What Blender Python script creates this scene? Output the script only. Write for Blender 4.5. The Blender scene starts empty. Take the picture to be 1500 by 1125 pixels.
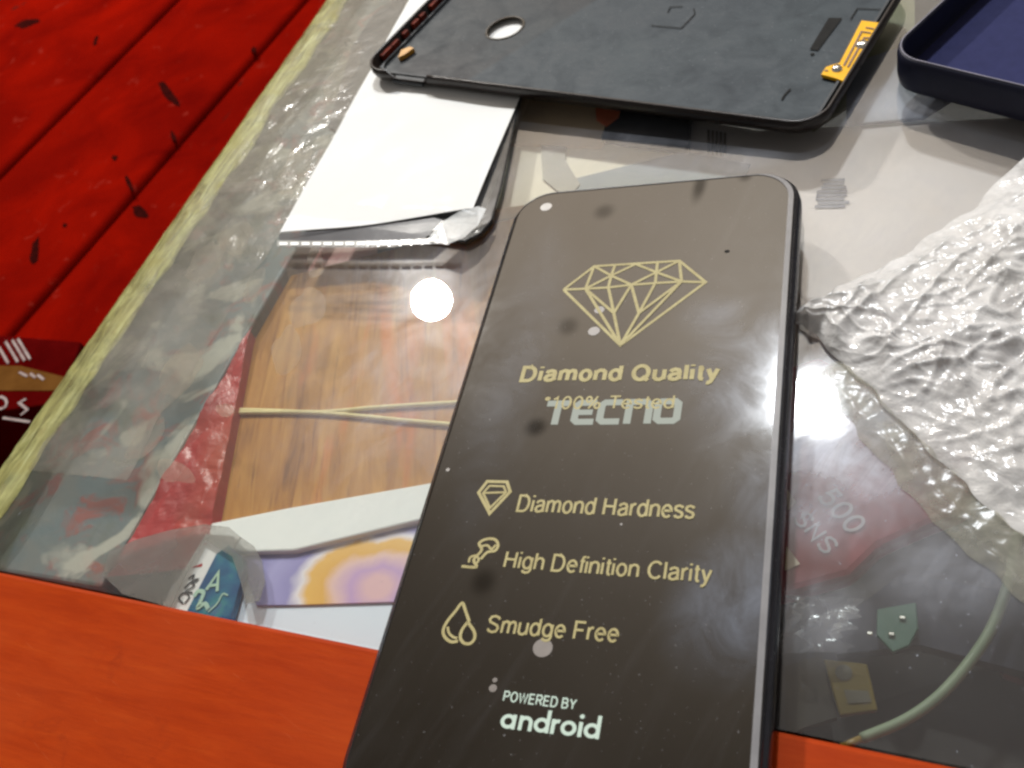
import bpy, bmesh, math, random
from mathutils import Vector, Matrix, noise

scene = bpy.context.scene
C = scene.collection
random.seed(7)

# ---------------------------------------------------------------- camera
F_PX, CX, CY = 1416.5, 750.0, 562.5                 # photograph is 1500 x 1125
AX = Vector((0.93392442, -0.0150023, -0.35715559))  # world axes in camera (right, down, forward)
AY = Vector((0.21384727, -0.77717602, 0.59183341))
AZ = Vector((-0.28645162, -0.62910442, -0.72261546))
CAM = Vector((0, 0, 0.1687))
right, down, fwd = [Vector((AX[i], AY[i], AZ[i])) for i in range(3)]
cam_data = bpy.data.cameras.new('camera')
cam_data.sensor_width = 36.0
cam_data.lens = 36.0 * F_PX / 1500.0
cam_data.clip_start = 0.01
cam_data.clip_end = 50
cam = bpy.data.objects.new('camera', cam_data)
C.objects.link(cam)
cam.matrix_world = Matrix((
    (right.x, -down.x, -fwd.x, CAM.x), (right.y, -down.y, -fwd.y, CAM.y),
    (right.z, -down.z, -fwd.z, CAM.z), (0, 0, 0, 1)))
scene.camera = cam
cam_data.dof.use_dof = True
cam_data.dof.focus_distance = 0.225
cam_data.dof.aperture_fstop = 32.0

# ---------------------------------------------------------------- light
world = bpy.data.worlds.new('World')
scene.world = world
world.use_nodes = True
world.node_tree.nodes['Background'].inputs[0].default_value = (1.0, 0.95, 0.9, 1)
world.node_tree.nodes['Background'].inputs[1].default_value = 0.20

def lamp(name, loc, power, radius, col):
    l = bpy.data.lights.new(name, 'POINT')
    l.energy = power
    l.shadow_soft_size = radius
    l.color = col
    o = bpy.data.objects.new(name, l)
    C.objects.link(o)
    o.location = loc
    return o
lamp('ceiling_lamp', (-1.090, 1.612, 1.434), 120, 0.050, (1.0, 0.97, 0.92))
lamp('ceiling_lamp', (-0.165, 1.555, 1.80), 140, 0.062, (0.90, 0.95, 1.0))

scene.view_settings.view_transform = 'Standard'
scene.view_settings.look = 'None'
scene.view_settings.exposure = 0.0
scene.view_settings.gamma = 1.0
scene.render.engine = 'CYCLES'
scene.cycles.max_bounces = 10
scene.cycles.transparent_max_bounces = 24
scene.cycles.filter_width = 2.6
scene.cycles.sample_clamp_indirect = 6.0

GZ = -0.0085            # top of the counter glass; the phone's face is z = 0

def P(u, v, z=GZ):
    """point where the sight line through photo pixel (u, v) meets height z"""
    r = right * (u - CX) + down * (v - CY) + fwd * F_PX
    t = (z - CAM.z) / r.z
    return CAM + r * t

# ---------------------------------------------------------------- helpers: objects
def tag(o, label=None, cat=None, group=None, kind=None):
    if label: o['label'] = label
    if cat: o['category'] = cat
    if group: o['group'] = group
    if kind: o['kind'] = kind
    return o

def empty(name, loc, label, cat, group=None):
    o = bpy.data.objects.new(name, None)
    o.empty_display_size = 0.02
    C.objects.link(o)
    o.location = loc
    o['org'] = [loc[0], loc[1], loc[2]]
    return tag(o, label, cat, group)

def origin(o):
    return Vector(o['org'])

def mk(name, verts, faces, mats, parent=None, smooth=False, fmat=None):
    """mesh object from world-space vertices; origin at its parent's origin or its own base"""
    vs = [Vector(v) for v in verts]
    if parent is not None:
        org = origin(parent)
    else:
        xs = [v.x for v in vs]; ys = [v.y for v in vs]; zs = [v.z for v in vs]
        org = Vector(((min(xs)+max(xs))/2, (min(ys)+max(ys))/2, min(zs)))
    me = bpy.data.meshes.new(name)
    me.from_pydata([v - org for v in vs], [], faces)
    if not isinstance(mats, (list, tuple)): mats = [mats]
    for m in mats: me.materials.append(m)
    if fmat:
        for p, i in zip(me.polygons, fmat): p.material_index = i
    if smooth:
        me.polygons.foreach_set('use_smooth', [True]*len(me.polygons))
    bm = bmesh.new(); bm.from_mesh(me)
    bmesh.ops.recalc_face_normals(bm, faces=bm.faces)
    bm.to_mesh(me); bm.free()
    me.update()
    o = bpy.data.objects.new(name, me)
    C.objects.link(o)
    o['org'] = [org.x, org.y, org.z]
    if parent is not None: o.parent = parent
    else: o.location = org
    return o

# ---------------------------------------------------------------- helpers: shapes
def prism(pts, z0, z1, bev=0.0, seg=2):
    """pts = world xy outline; solid from z0 (bottom) to z1 (top) with rounded edges"""
    bm = bmesh.new()
    lo = [bm.verts.new((p[0], p[1], z0)) for p in pts]
    hi = [bm.verts.new((p[0], p[1], z1)) for p in pts]
    n = len(pts)
    bm.faces.new(lo[::-1]); bm.faces.new(hi)
    for i in range(n):
        bm.faces.new((lo[i], lo[(i+1) % n], hi[(i+1) % n], hi[i]))
    bmesh.ops.recalc_face_normals(bm, faces=bm.faces)
    if bev > 0:
        bmesh.ops.bevel(bm, geom=list(bm.edges), offset=bev, segments=seg, affect='EDGES', profile=0.5)
    bm.verts.index_update()
    v = [x.co.copy() for x in bm.verts]
    f = [[w.index for w in g.verts] for g in bm.faces]
    bm.free()
    return v, f

def pix(pts, z):
    return [P(u, v, z) for u, v in pts]

def block(name, pts, z0, z1, mats, parent=None, bev=0.0006, seg=2):
    v, f = prism(pts, z0, z1, bev, seg)
    return mk(name, v, f, mats, parent)

def rrect(x0, y0, x1, y1, r, n=8, sub=1):
    out = []
    cs = [(x1-r, y0+r, -90), (x1-r, y1-r, 0), (x0+r, y1-r, 90), (x0+r, y0+r, 180)]
    for k, (cx, cy, a0) in enumerate(cs):
        arc = []
        for i in range(n+1):
            a = math.radians(a0 + 90*i/n)
            arc.append((cx + r*math.cos(a), cy + r*math.sin(a)))
        out += arc
        nx, ny, na = cs[(k+1) % 4]
        q = (nx + r*math.cos(math.radians(na)), ny + r*math.sin(math.radians(na)))
        p = arc[-1]
        for j in range(1, sub):
            t = j/sub
            out.append((p[0]*(1-t)+q[0]*t, p[1]*(1-t)+q[1]*t))
    return out

def loft(rings, cap0=True, cap1=True):
    v, f = [], []
    n = len(rings[0])
    for r in rings: v += [Vector(p) for p in r]
    for k in range(len(rings)-1):
        a, b = k*n, (k+1)*n
        for i in range(n):
            j = (i+1) % n
            f.append((a+i, a+j, b+j, b+i))
    if cap0: f.append(tuple(range(n))[::-1])
    if cap1: f.append(tuple(range((len(rings)-1)*n, len(rings)*n)))
    return v, f

def ring3(r2, z): return [Vector((p[0], p[1], z)) for p in r2]

class Pen:
    """flat strokes and shapes in a plane: pts are world points, all at one height"""
    def __init__(s): s.v = []; s.f = []; s.k = 0
    def stroke(s, pts, w, closed=False):
        pts = [Vector(p) for p in pts]
        n = len(pts); L = []; R = []
        for i in range(n):
            a = pts[(i-1) % n] if (closed or i > 0) else None
            b = pts[(i+1) % n] if (closed or i < n-1) else None
            d1 = (pts[i]-a).normalized() if a is not None else None
            d2 = (b-pts[i]).normalized() if b is not None else None
            if d1 is None: d1 = d2
            if d2 is None: d2 = d1
            n1 = Vector((-d1.y, d1.x, 0)); n2 = Vector((-d2.y, d2.x, 0))
            m = n1+n2
            if m.length < 1e-6: m = n1.copy()
            m.normalize()
            k = min(1.0/max(0.35, m.dot(n1)), 2.0)
            L.append(pts[i]+m*w/2*k); R.append(pts[i]-m*w/2*k)
        b0 = len(s.v)
        s.k += 1; dzk = Vector((0, 0, 2.5e-6*s.k))          # crossing strokes never share a plane
        for l, r in zip(L, R): s.v += [l+dzk, r+dzk]
        for i in range(n if closed else n-1):
            j = (i+1) % n
            s.f.append((b0+2*i, b0+2*i+1, b0+2*j+1, b0+2*j))
    def disc(s, c, rx, ry=None, n=24, ang=0):
        ry = ry or rx
        b0 = len(s.v); ca, sa = math.cos(ang), math.sin(ang)
        for i in range(n):
            a = 2*math.pi*i/n
            x, y = rx*math.cos(a), ry*math.sin(a)
            s.v.append(Vector((c[0]+x*ca-y*sa, c[1]+x*sa+y*ca, c[2])))
        s.f.append(tuple(range(b0, b0+n)))
    def poly(s, pts):
        b0 = len(s.v); s.v += [Vector(p) for p in pts]
        s.f.append(tuple(range(b0, b0+len(pts))))
    def make(s, name, mat, parent): return mk(name, s.v, s.f, mat, parent)

def arc(cx, cy, rx, ry, a0, a1, n=10):
    return [(cx+rx*math.cos(math.radians(a0+(a1-a0)*i/n)), cy+ry*math.sin(math.radians(a0+(a1-a0)*i/n))) for i in range(n+1)]
XH = 0.72
def glyphs():
    """plain sans letters as centre lines: capitals 1 high; value = (advance, strokes)"""
    G = {}
    o = arc(.25, .36, .25, .36, 0, 360, 18)
    S_ = lambda w, h: [(w, h*.80), (w*.88, h*.93), (w*.5, h), (w*.12, h*.93), (0, h*.76), (w*.12, h*.61), (w*.5, h*.52), (w*.88, h*.42), (w, h*.25), (w*.88, h*.07), (w*.5, 0), (w*.12, h*.07), (0, h*.2)]
    G['D'] = (.92, [[(0, 0), (0, 1), (.32, 1)] + arc(.32, .5, .34, .5, 90, -90, 12) + [(0, 0)]])
    G['Q'] = (1.0, [arc(.37, .5, .37, .5, 0, 360, 24), [(.46, .24), (.76, -.06)]])
    G['O'] = (.98, [arc(.36, .5, .36, .5, 0, 360, 24)])
    G['C'] = (.93, [arc(.38, .5, .38, .5, 42, 318, 18)])
    G['H'] = (.90, [[(0, 0), (0, 1)], [(.62, 0), (.62, 1)], [(0, .52), (.62, .52)]])
    G['S'] = (.86, [S_(.60, 1)])
    G['F'] = (.78, [[(0, 0), (0, 1), (.56, 1)], [(0, .52), (.48, .52)]])
    G['E'] = (.84, [[(.58, 0), (0, 0), (0, 1), (.56, 1)], [(0, .52), (.52, .52)]])
    G['P'] = (.84, [[(0, 0), (0, 1), (.34, 1)] + arc(.34, .74, .26, .26, 90, -90, 8) + [(0, .48)]])
    G['B'] = (.86, [[(0, 0), (0, 1), (.32, 1)] + arc(.32, .765, .24, .235, 90, -90, 8) + [(0, .53)], [(.32, .53)] + arc(.34, .265, .27, .265, 90, -90, 8) + [(0, 0)]])
    G['R'] = (.88, [[(0, 0), (0, 1), (.36, 1)] + arc(.36, .75, .25, .25, 90, -90, 8) + [(0, .5)], [(.34, .5), (.62, 0)]])
    G['W'] = (1.22, [[(0, 1), (.23, 0), (.48, .98), (.73, 0), (.96, 1)]])
    G['Y'] = (.86, [[(0, 1), (.33, .45), (.66, 1)], [(.33, .45), (.33, 0)]])
    G['T'] = (.80, [[(0, 1), (.64, 1)], [(.32, 1), (.32, 0)]])
    G['i'] = (.24, [[(0, 0), (0, XH)], [(0, .92), (0, 1.04)]])
    G['l'] = (.24, [[(0, 0), (0, 1.02)]])
    G['t'] = (.40, [[(.10, .95), (.10, .13), (.15, .02), (.26, 0)], [(-.02, XH), (.25, XH)]])
    G['f'] = (.38, [[(.10, 0), (.10, .86), (.15, .98), (.28, 1.0)], [(-.02, XH), (.25, XH)]])
    G['o'] = (.72, [o])
    G['d'] = (.74, [o, [(.5, 0), (.5, 1.02)]])
    G['g'] = (.74, [o, [(.5, XH), (.5, -.08), (.42, -.22), (.25, -.27), (.08, -.22), (.02, -.12)]])
    G['e'] = (.72, [[(.02, .38), (.5, .38)] + arc(.25, .36, .25, .36, 4, 318, 16)])
    G['a'] = (.72, [[(.02, .54), (.08, .66), (.24, .72), (.40, .68), (.46, .54), (.46, .12), (.50, 0)], [(.46, .44), (.22, .39), (.06, .32), (0, .19), (.05, .05), (.18, 0), (.34, .04), (.46, .18)]])
    G['s'] = (.64, [S_(.44, XH)])
    G['n'] = (.70, [[(0, 0), (0, XH)], [(0, .46), (.06, .62), (.2, .72), (.36, .70), (.46, .58), (.47, .45), (.47, 0)]])
    G['h'] = (.70, [[(0, 0), (0, 1.02)], [(0, .46), (.06, .62), (.2, .72), (.36, .70), (.46, .58), (.47, .45), (.47, 0)]])
    G['m'] = (1.02, [[(0, 0), (0, XH)], [(0, .48), (.06, .64), (.2, .72), (.33, .68), (.39, .52), (.39, 0)], [(.39, .48), (.46, .64), (.59, .72), (.72, .68), (.78, .52), (.78, 0)]])
    G['r'] = (.44, [[(0, 0), (0, XH)], [(0, .44), (.06, .62), (.17, .71), (.28, .70)]])
    G['u'] = (.70, [[(.47, 0), (.47, XH)], [(.47, .26), (.41, .10), (.27, 0), (.11, .02), (.01, .14), (0, .27), (0, XH)]])
    G['y'] = (.64, [[(0, XH), (.23, .02)], [(.46, XH), (.23, .02), (.15, -.18), (.05, -.26), (-.04, -.25)]])
    G['1'] = (.66, [[(.06, .78), (.22, .88), (.30, 1.0), (.30, 0)]])
    G['0'] = (.72, [arc(.25, .5, .25, .5, 0, 360, 20)])
    G['5'] = (.72, [[(.46, 1), (.1, 1), (.05, .55), (.2, .62), (.36, .60), (.48, .46), (.50, .3), (.42, .08), (.24, 0), (.08, .04), (0, .2)]])
    G['N'] = (.90, [[(0, 0), (0, 1), (.6, 0), (.6, 1)]])
    G['%'] = (1.06, [arc(.17, .76, .15, .23, 0, 360, 12), arc(.72, .24, .15, .23, 0, 360, 12), [(.22, -.02), (.68, 1.02)]])
    G['*'] = (.50, [[(.16, .68), (.16, 1.02)], [(.01, .77), (.31, .93)], [(.01, .93), (.31, .77)]])
    return G
GLYPHS = glyphs()

def lettering(name, txt, p0, p1, cap, mat, parent, bold=0.0, shear=0.0, up=None):
    """flat text mesh whose baseline runs from p0 to p1, capitals 'cap' metres high"""
    ex = (p1-p0); w = ex.length; ex = ex.normalized()
    ey = up.normalized() if up is not None else Vector((-ex.y, ex.x, 0))
    st = 0.125 + bold
    lines, x = [], 0.0
    for ch in txt:
        if ch == ' ': x += 0.38; continue
        adv, strokes = GLYPHS[ch]
        for q in strokes: lines.append([(x+a, st/2+b*(1-st)) for a, b in q])
        x += adv + bold*0.8
    tot = max(a for q in lines for a, b in q)
    pen = Pen()
    for q in lines:
        pts = [p0 + ex*(a/tot*w) + ey*(b*cap) for a, b in q]
        closed = (pts[0]-pts[-1]).length < 1e-7
        if closed: pts = pts[:-1]
        pen.stroke(pts, st*cap, closed)
    return pen.make(name, mat, parent)

def tube(path, r, n=8):
    v, f = [], []
    m = len(path)
    for i, p in enumerate(path):
        d = (path[min(i+1, m-1)] - path[max(i-1, 0)]).normalized()
        a = d.cross(Vector((0, 0, 1)))
        if a.length < 1e-4: a = Vector((1, 0, 0))
        a.normalize(); b = d.cross(a)
        for k in range(n):
            t = 2*math.pi*k/n
            v.append(p + (a*math.cos(t)+b*math.sin(t))*r)
    for i in range(m-1):
        for k in range(n):
            j = (k+1) % n
            f.append((i*n+k, i*n+j, (i+1)*n+j, (i+1)*n+k))
    f.append(tuple(range(n))[::-1]); f.append(tuple(range((m-1)*n, m*n)))
    return v, f

def spline(pts, n=12):
    pts = [Vector(p) for p in pts]; out = []
    q = [pts[0]*2-pts[1]] + pts + [pts[-1]*2-pts[-2]]
    for i in range(1, len(q)-2):
        for k in range(n):
            t = k/n
            a, b, c, d = q[i-1], q[i], q[i+1], q[i+2]
            out.append(0.5*((2*b)+(c-a)*t+(2*a-5*b+4*c-d)*t*t+(3*b-a-3*c+d)*t**3))
    out.append(pts[-1])
    return out

def crease(x, y, s, seed):
    """0..1 crumple height: flat facets meeting at sharp folds"""
    p = Vector((x*s+seed, y*s-seed*0.7, seed*1.3))
    w = noise.noise_vector(p*0.6)*0.5
    d, _ = noise.voronoi(p+w)
    return d[1]-d[0]

# ---------------------------------------------------------------- helpers: materials
class NT:
    def __init__(s, name):
        s.m = bpy.data.materials.new(name); s.m.use_nodes = True
        s.t = s.m.node_tree; s.t.nodes.clear()
        s.out = s.n('ShaderNodeOutputMaterial')
    def n(s, typ, **kw):
        nd = s.t.nodes.new(typ)
        for k, v in kw.items(): setattr(nd, k, v)
        return nd
    def set(s, sock, val):
        if isinstance(val, bpy.types.NodeSocket): s.t.links.new(val, sock)
        elif isinstance(val, (tuple, list)) and len(val) == 3 and sock.type == 'RGBA': sock.default_value = (*val, 1)
        else: sock.default_value = val
        return s
    def coord(s, scale=(1, 1, 1), rot=0.0, loc=(0, 0, 0), src='Object'):
        tc = s.n('ShaderNodeTexCoord'); mr = s.n('ShaderNodeMapping'); mp = s.n('ShaderNodeMapping')
        mr.inputs['Rotation'].default_value = (0, 0, rot)      # turn first, then stretch
        mr.inputs['Location'].default_value = loc
        mp.inputs['Scale'].default_value = scale
        s.t.links.new(tc.outputs[src], mr.inputs[0]); s.t.links.new(mr.outputs[0], mp.inputs[0])
        return mp.outputs[0]
    def noise(s, vec, scale, detail=4, rough=0.55, dist=0.0, col=False):
        nd = s.n('ShaderNodeTexNoise')
        s.t.links.new(vec, nd.inputs['Vector'])
        nd.inputs['Scale'].default_value = scale; nd.inputs['Detail'].default_value = detail
        nd.inputs['Roughness'].default_value = rough; nd.inputs['Distortion'].default_value = dist
        return nd.outputs['Color' if col else 'Fac']
    def ramp(s, fac, stops, interp='LINEAR'):
        r = s.n('ShaderNodeValToRGB'); r.color_ramp.interpolation = interp
        e = r.color_ramp.elements
        while len(e) < len(stops): e.new(0.5)
        for el, (p, c) in zip(e, stops):
            el.position = p
            el.color = (*c, 1) if isinstance(c, (tuple, list)) else (c, c, c, 1)
        s.t.links.new(fac, r.inputs[0])
        return r.outputs[0]
    def math(s, op, a, b=0.0, clamp=False):
        m = s.n('ShaderNodeMath', operation=op, use_clamp=clamp)
        s.set(m.inputs[0], a); s.set(m.inputs[1], b)
        return m.outputs[0]
    def mix(s, fac, a, b, blend='MIX'):
        m = s.n('ShaderNodeMix', data_type='RGBA', blend_type=blend)
        s.set(m.inputs['Factor'], fac); s.set(m.inputs[6], a); s.set(m.inputs[7], b)
        return m.outputs[2]
    def bump(s, h, strength=0.2, dist=0.001):
        b = s.n('ShaderNodeBump'); s.set(b.inputs['Height'], h)
        b.inputs['Strength'].default_value = strength; b.inputs['Distance'].default_value = dist
        return b.outputs[0]
    def blobs(s, vec, items, soft=0.5):
        """items: (x, y, rx, ry, angle, strength) in the same space as vec; returns the strongest"""
        acc = None
        for x, y, rx, ry, ang, st in items:
            mp = s.n('ShaderNodeMapping', vector_type='TEXTURE')
            mp.inputs['Location'].default_value = (x, y, 0)
            mp.inputs['Rotation'].default_value = (0, 0, ang)
            mp.inputs['Scale'].default_value = (rx, ry, 1e3)
            s.t.links.new(vec, mp.inputs[0])
            ln = s.n('ShaderNodeVectorMath', operation='LENGTH'); s.t.links.new(mp.outputs[0], ln.inputs[0])
            mr = s.n('ShaderNodeMapRange', interpolation_type='SMOOTHSTEP')
            s.t.links.new(ln.outputs['Value'], mr.inputs[0])
            mr.inputs[1].default_value = 1.0-soft; mr.inputs[2].default_value = 1.0+soft*0.3
            mr.inputs[3].default_value = st; mr.inputs[4].default_value = 0.0
            acc = mr.outputs[0] if acc is None else s.math('MAXIMUM', acc, mr.outputs[0])
        return acc
    def fresnel(s, ior, normal=None):
        """the same reflectance from either side of a thin sheet"""
        g = s.n('ShaderNodeNewGeometry')
        k = s.math('ADD', ior, s.math('MULTIPLY', g.outputs['Backfacing'], 1.0/ior-ior))
        f = s.n('ShaderNodeFresnel'); s.set(f.inputs[0], k)
        if normal is not None: s.set(f.inputs['Normal'], normal)
        return f.outputs[0]
    def bsdf(s, col=(0.5, 0.5, 0.5), rough=0.5, spec=0.5, normal=None, **kw):
        b = s.n('ShaderNodeBsdfPrincipled')
        s.set(b.inputs['Base Color'], col); s.set(b.inputs['Roughness'], rough)
        s.set(b.inputs['Specular IOR Level'], spec)
        if normal is not None: s.set(b.inputs['Normal'], normal)
        for k, v in kw.items(): s.set(b.inputs[k.replace('_', ' ')], v)
        return b.outputs[0]
    def mixs(s, fac, a, b):
        m = s.n('ShaderNodeMixShader'); s.set(m.inputs[0], fac)
        s.t.links.new(a, m.inputs[1]); s.t.links.new(b, m.inputs[2])
        return m.outputs[0]
    def done(s, sh):
        s.t.links.new(sh, s.out.inputs[0]); return s.m

def paint(name, c1, c2=None, scale=60, rough=0.5, spec=0.5, bump=0.0, stretch=(1, 1, 1), **kw):
    """a plain surface with uneven colour, gloss and fine relief"""
    t = NT(name); v = t.coord(stretch)
    c2 = c2 or tuple(x*0.8 for x in c1)
    nz = t.noise(v, scale, 6, 0.6)
    col = t.mix(t.ramp(nz, [(0.3, 0.0), (0.7, 1.0)]), c1, c2)
    rr = t.math('ADD', rough-0.08, t.math('MULTIPLY', t.noise(v, scale*3, 4), 0.16))
    nm = t.bump(t.noise(v, scale*8, 3), bump, 0.0005) if bump else None
    return t.done(t.bsdf(col, rr, spec, nm, **kw))

def film(name, tint=(0.85, 0.85, 0.83), cloud=0.15, cloud2=0.35, scale=60, rough=0.12, gloss=1.0, bump=0.3, bscale=120, ior=1.5, bdist=0.001):
    """clear plastic: see-through, a clouded part, and sharp shine"""
    t = NT(name); v = t.coord()
    nz = t.noise(v, scale, 5, 0.6, 0.4)
    fac = t.ramp(nz, [(0.35, cloud), (0.68, cloud2)])
    nm = t.bump(t.noise(v, bscale, 4, 0.6), bump, bdist)
    tr = t.n('ShaderNodeBsdfTransparent'); tr.inputs[0].default_value = (0.97, 0.97, 0.96, 1)
    d = t.n('ShaderNodeBsdfDiffuse'); d.inputs[0].default_value = (*tint, 1); t.set(d.inputs['Normal'], nm)
    tl = t.n('ShaderNodeBsdfTranslucent'); tl.inputs[0].default_value = (*tint, 1)
    dd = t.mixs(0.35, d.outputs[0], tl.outputs[0])
    body = t.mixs(fac, tr.outputs[0], dd)
    g = t.n('ShaderNodeBsdfGlossy'); g.inputs['Roughness'].default_value = rough; t.set(g.inputs['Normal'], nm)
    return t.done(t.mixs(t.math('MULTIPLY', t.fresnel(ior, nm), gloss, True), body, g.outputs[0]))

# ================================================================ structure
m_reflector = paint('reflector paint', (0.55, 0.465, 0.375), (0.48, 0.40, 0.32), 2.5, 0.8, 0.1)
def wz(z): return (3.18-0.53*z)/0.85                     # unseen slope, added and tilted to shape the reflections in the phone
wall = mk('wall', [(-5, wz(-1.0), -1.0), (4, wz(-1.0), -1.0), (4, wz(4.8), 4.8), (-5, wz(4.8), 4.8)], [(0, 1, 2, 3)], m_reflector)
tag(wall, 'plain cream sloping panel, unseen, added for the reflections', kind='structure')

# ---------------------------------------------------------------- the display counter
E0, E1 = P(0, 690), P(480, 0)                      # left edge of the glass
eY = (E1-E0).normalized(); eX = Vector((eY.y, -eY.x, 0))
R0, R1 = P(0, 836), P(1150, 1070)                  # inner edge of the wooden rim
rX = (R1-R0).normalized(); rY = Vector((-rX.y, rX.x, 0))
GT = 0.006                                          # glass thickness
FLOOR = GZ-0.070

counter = empty('display_counter', (-0.1, 0.2, FLOOR-0.02),
                'glass-topped display counter with an orange wooden rim and yellowed taped glass edge', 'counter')

# glass
t = NT('counter glass'); v = t.coord(); co = origin(counter)
def gl(u, vv, rx, ry, a, s):
    p = P(u, vv) - co
    return (p.x, p.y, rx, ry, math.radians(a), s)
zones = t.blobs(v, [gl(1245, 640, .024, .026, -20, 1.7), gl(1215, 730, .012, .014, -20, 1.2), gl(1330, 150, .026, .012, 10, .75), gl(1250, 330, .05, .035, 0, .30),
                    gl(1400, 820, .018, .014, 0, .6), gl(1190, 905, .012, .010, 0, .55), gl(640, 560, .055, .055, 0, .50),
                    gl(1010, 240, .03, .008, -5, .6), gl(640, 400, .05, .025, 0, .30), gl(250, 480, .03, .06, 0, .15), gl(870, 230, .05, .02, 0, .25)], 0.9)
nz = t.noise(v, 45, 8, 0.65, 0.9); nz2 = t.noise(v, 14, 4, 0.6, 0.5)
streak = t.noise(t.coord((1, 0.25, 1), 0.5), 260, 4, 0.6, 1.5)
dust_veil = t.math('MULTIPLY', t.ramp(nz, [(0.33, 0.25), (0.72, 1.0)]), zones)  # dust film, with a veil of reflected light painted into it
dust_veil = t.math('MULTIPLY', dust_veil, t.ramp(streak, [(0.3, 0.55), (0.65, 1.0)]))
dust_veil = t.math('ADD', t.math('MULTIPLY', dust_veil, 0.55), t.math('MULTIPLY', nz2, 0.045))
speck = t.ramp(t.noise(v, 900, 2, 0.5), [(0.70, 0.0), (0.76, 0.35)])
dust_veil = t.math('ADD', dust_veil, t.math('MULTIPLY', speck, t.ramp(nz2, [(0.45, 0.0), (0.6, 0.8)])), True)
tr = t.n('ShaderNodeBsdfTransparent'); tr.inputs[0].default_value = (0.97, 0.97, 0.955, 1)
g = t.n('ShaderNodeBsdfGlossy'); g.inputs['Roughness'].default_value = 0.012
g2 = t.n('ShaderNodeBsdfGlossy'); g2.inputs['Roughness'].default_value = 0.2
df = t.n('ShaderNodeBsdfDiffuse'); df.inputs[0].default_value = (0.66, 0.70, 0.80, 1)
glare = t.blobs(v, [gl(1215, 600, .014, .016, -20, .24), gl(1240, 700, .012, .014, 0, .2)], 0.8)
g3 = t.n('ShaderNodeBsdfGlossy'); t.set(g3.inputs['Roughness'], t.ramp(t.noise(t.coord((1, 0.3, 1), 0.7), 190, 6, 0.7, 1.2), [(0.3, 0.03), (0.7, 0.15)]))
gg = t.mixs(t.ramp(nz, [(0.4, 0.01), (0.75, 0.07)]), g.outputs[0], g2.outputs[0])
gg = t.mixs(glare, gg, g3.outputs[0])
sh = t.mixs(t.math('MULTIPLY', t.fresnel(1.52), 2.1, True), tr.outputs[0], gg)
m_glass = t.done(t.mixs(dust_veil, sh, df.outputs[0]))
t = NT('counter glass underside')
tr = t.n('ShaderNodeBsdfTransparent'); tr.inputs[0].default_value = (0.96, 0.985, 0.97, 1)
m_glass_under = t.done(tr.outputs[0])

ga = E0 - eY*0.035; gb = E0 + eY*0.62
gc = gb + eX*0.62; gd = R1 + rX*0.36; ge = R0 - rX*0.0
# corner where the glass edge meets the rim line
def meet(p, d, q, e):
    k = d.x*e.y-d.y*e.x
    s = ((q.x-p.x)*e.y-(q.y-p.y)*e.x)/k
    return p + d*s
corner = meet(E0, eY, R0, rX)
far_l = corner + eY*0.60
near_r = corner + rX*0.50
far_r = near_r + eY*0.60
v = [Vector((p.x, p.y, GZ)) for p in (corner, near_r, far_r, far_l)] + [Vector((p.x, p.y, GZ-GT)) for p in (corner, near_r, far_r, far_l)]
glass = mk('glass_top', v, [(0, 1, 2, 3), (7, 6, 5, 4), (0, 4, 5, 1), (1, 5, 6, 2), (2, 6, 7, 3), (3, 7, 4, 0)],
           [m_glass, m_glass_under], counter, fmat=[0, 1, 1, 1, 1, 1])
tag(glass, 'clear dusty glass sheet with smears, lamp reflections and a painted reflection veil')

# wooden rim
t = NT('orange stained wood'); ang = math.atan2(rX.y, rX.x)
v = t.coord((1, 9, 9), -ang)
v2 = t.coord()
gr = t.noise(v, 28, 8, 0.65, 0.6); fine = t.noise(v, 130, 5, 0.7, 0.2); cl = t.noise(v2, 22, 4, 0.5)
col = t.ramp(gr, [(0.25, (0.30, 0.027, 0.003)), (0.55, (0.38, 0.040, 0.004)), (0.80, (0.43, 0.056, 0.006))])
col = t.mix(t.ramp(fine, [(0.40, 0.0), (0.75, 0.28)]), col, (0.22, 0.022, 0.004))
worn = t.math('MULTIPLY', t.ramp(t.noise(v2, 75, 6, 0.7, 0.6), [(0.60, 0.0), (0.72, 0.5)]), t.ramp(cl, [(0.4, 0.2), (0.6, 1.0)]))
col = t.mix(worn, col, (0.15, 0.012, 0.004))
scr = t.ramp(t.noise(t.coord((1, 30, 1), -ang+0.35), 60, 3, 0.6, 0.3), [(0.70, 0.0), (0.74, 0.35)])
col = t.mix(scr, col, (0.55, 0.16, 0.06))
col = t.mix(t.ramp(cl, [(0.45, 0.0), (0.75, 0.30)]), col, (0.45, 0.075, 0.015))
m_rim = t.done(t.bsdf(col, t.ramp(cl, [(0.3, 0.4), (0.7, 0.6)]), 0.05, t.bump(fine, 0.12, 0.0004)))
c0 = corner - rX*0.06; c1 = near_r
rim = block('wooden_rim', [c0-rY*0.11, c1-rY*0.11, c1, c0], GZ-0.024, GZ-0.0002, m_rim, counter, 0.0012)
tag(rim, 'orange-red stained wooden rim along the front of the glass')

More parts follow.
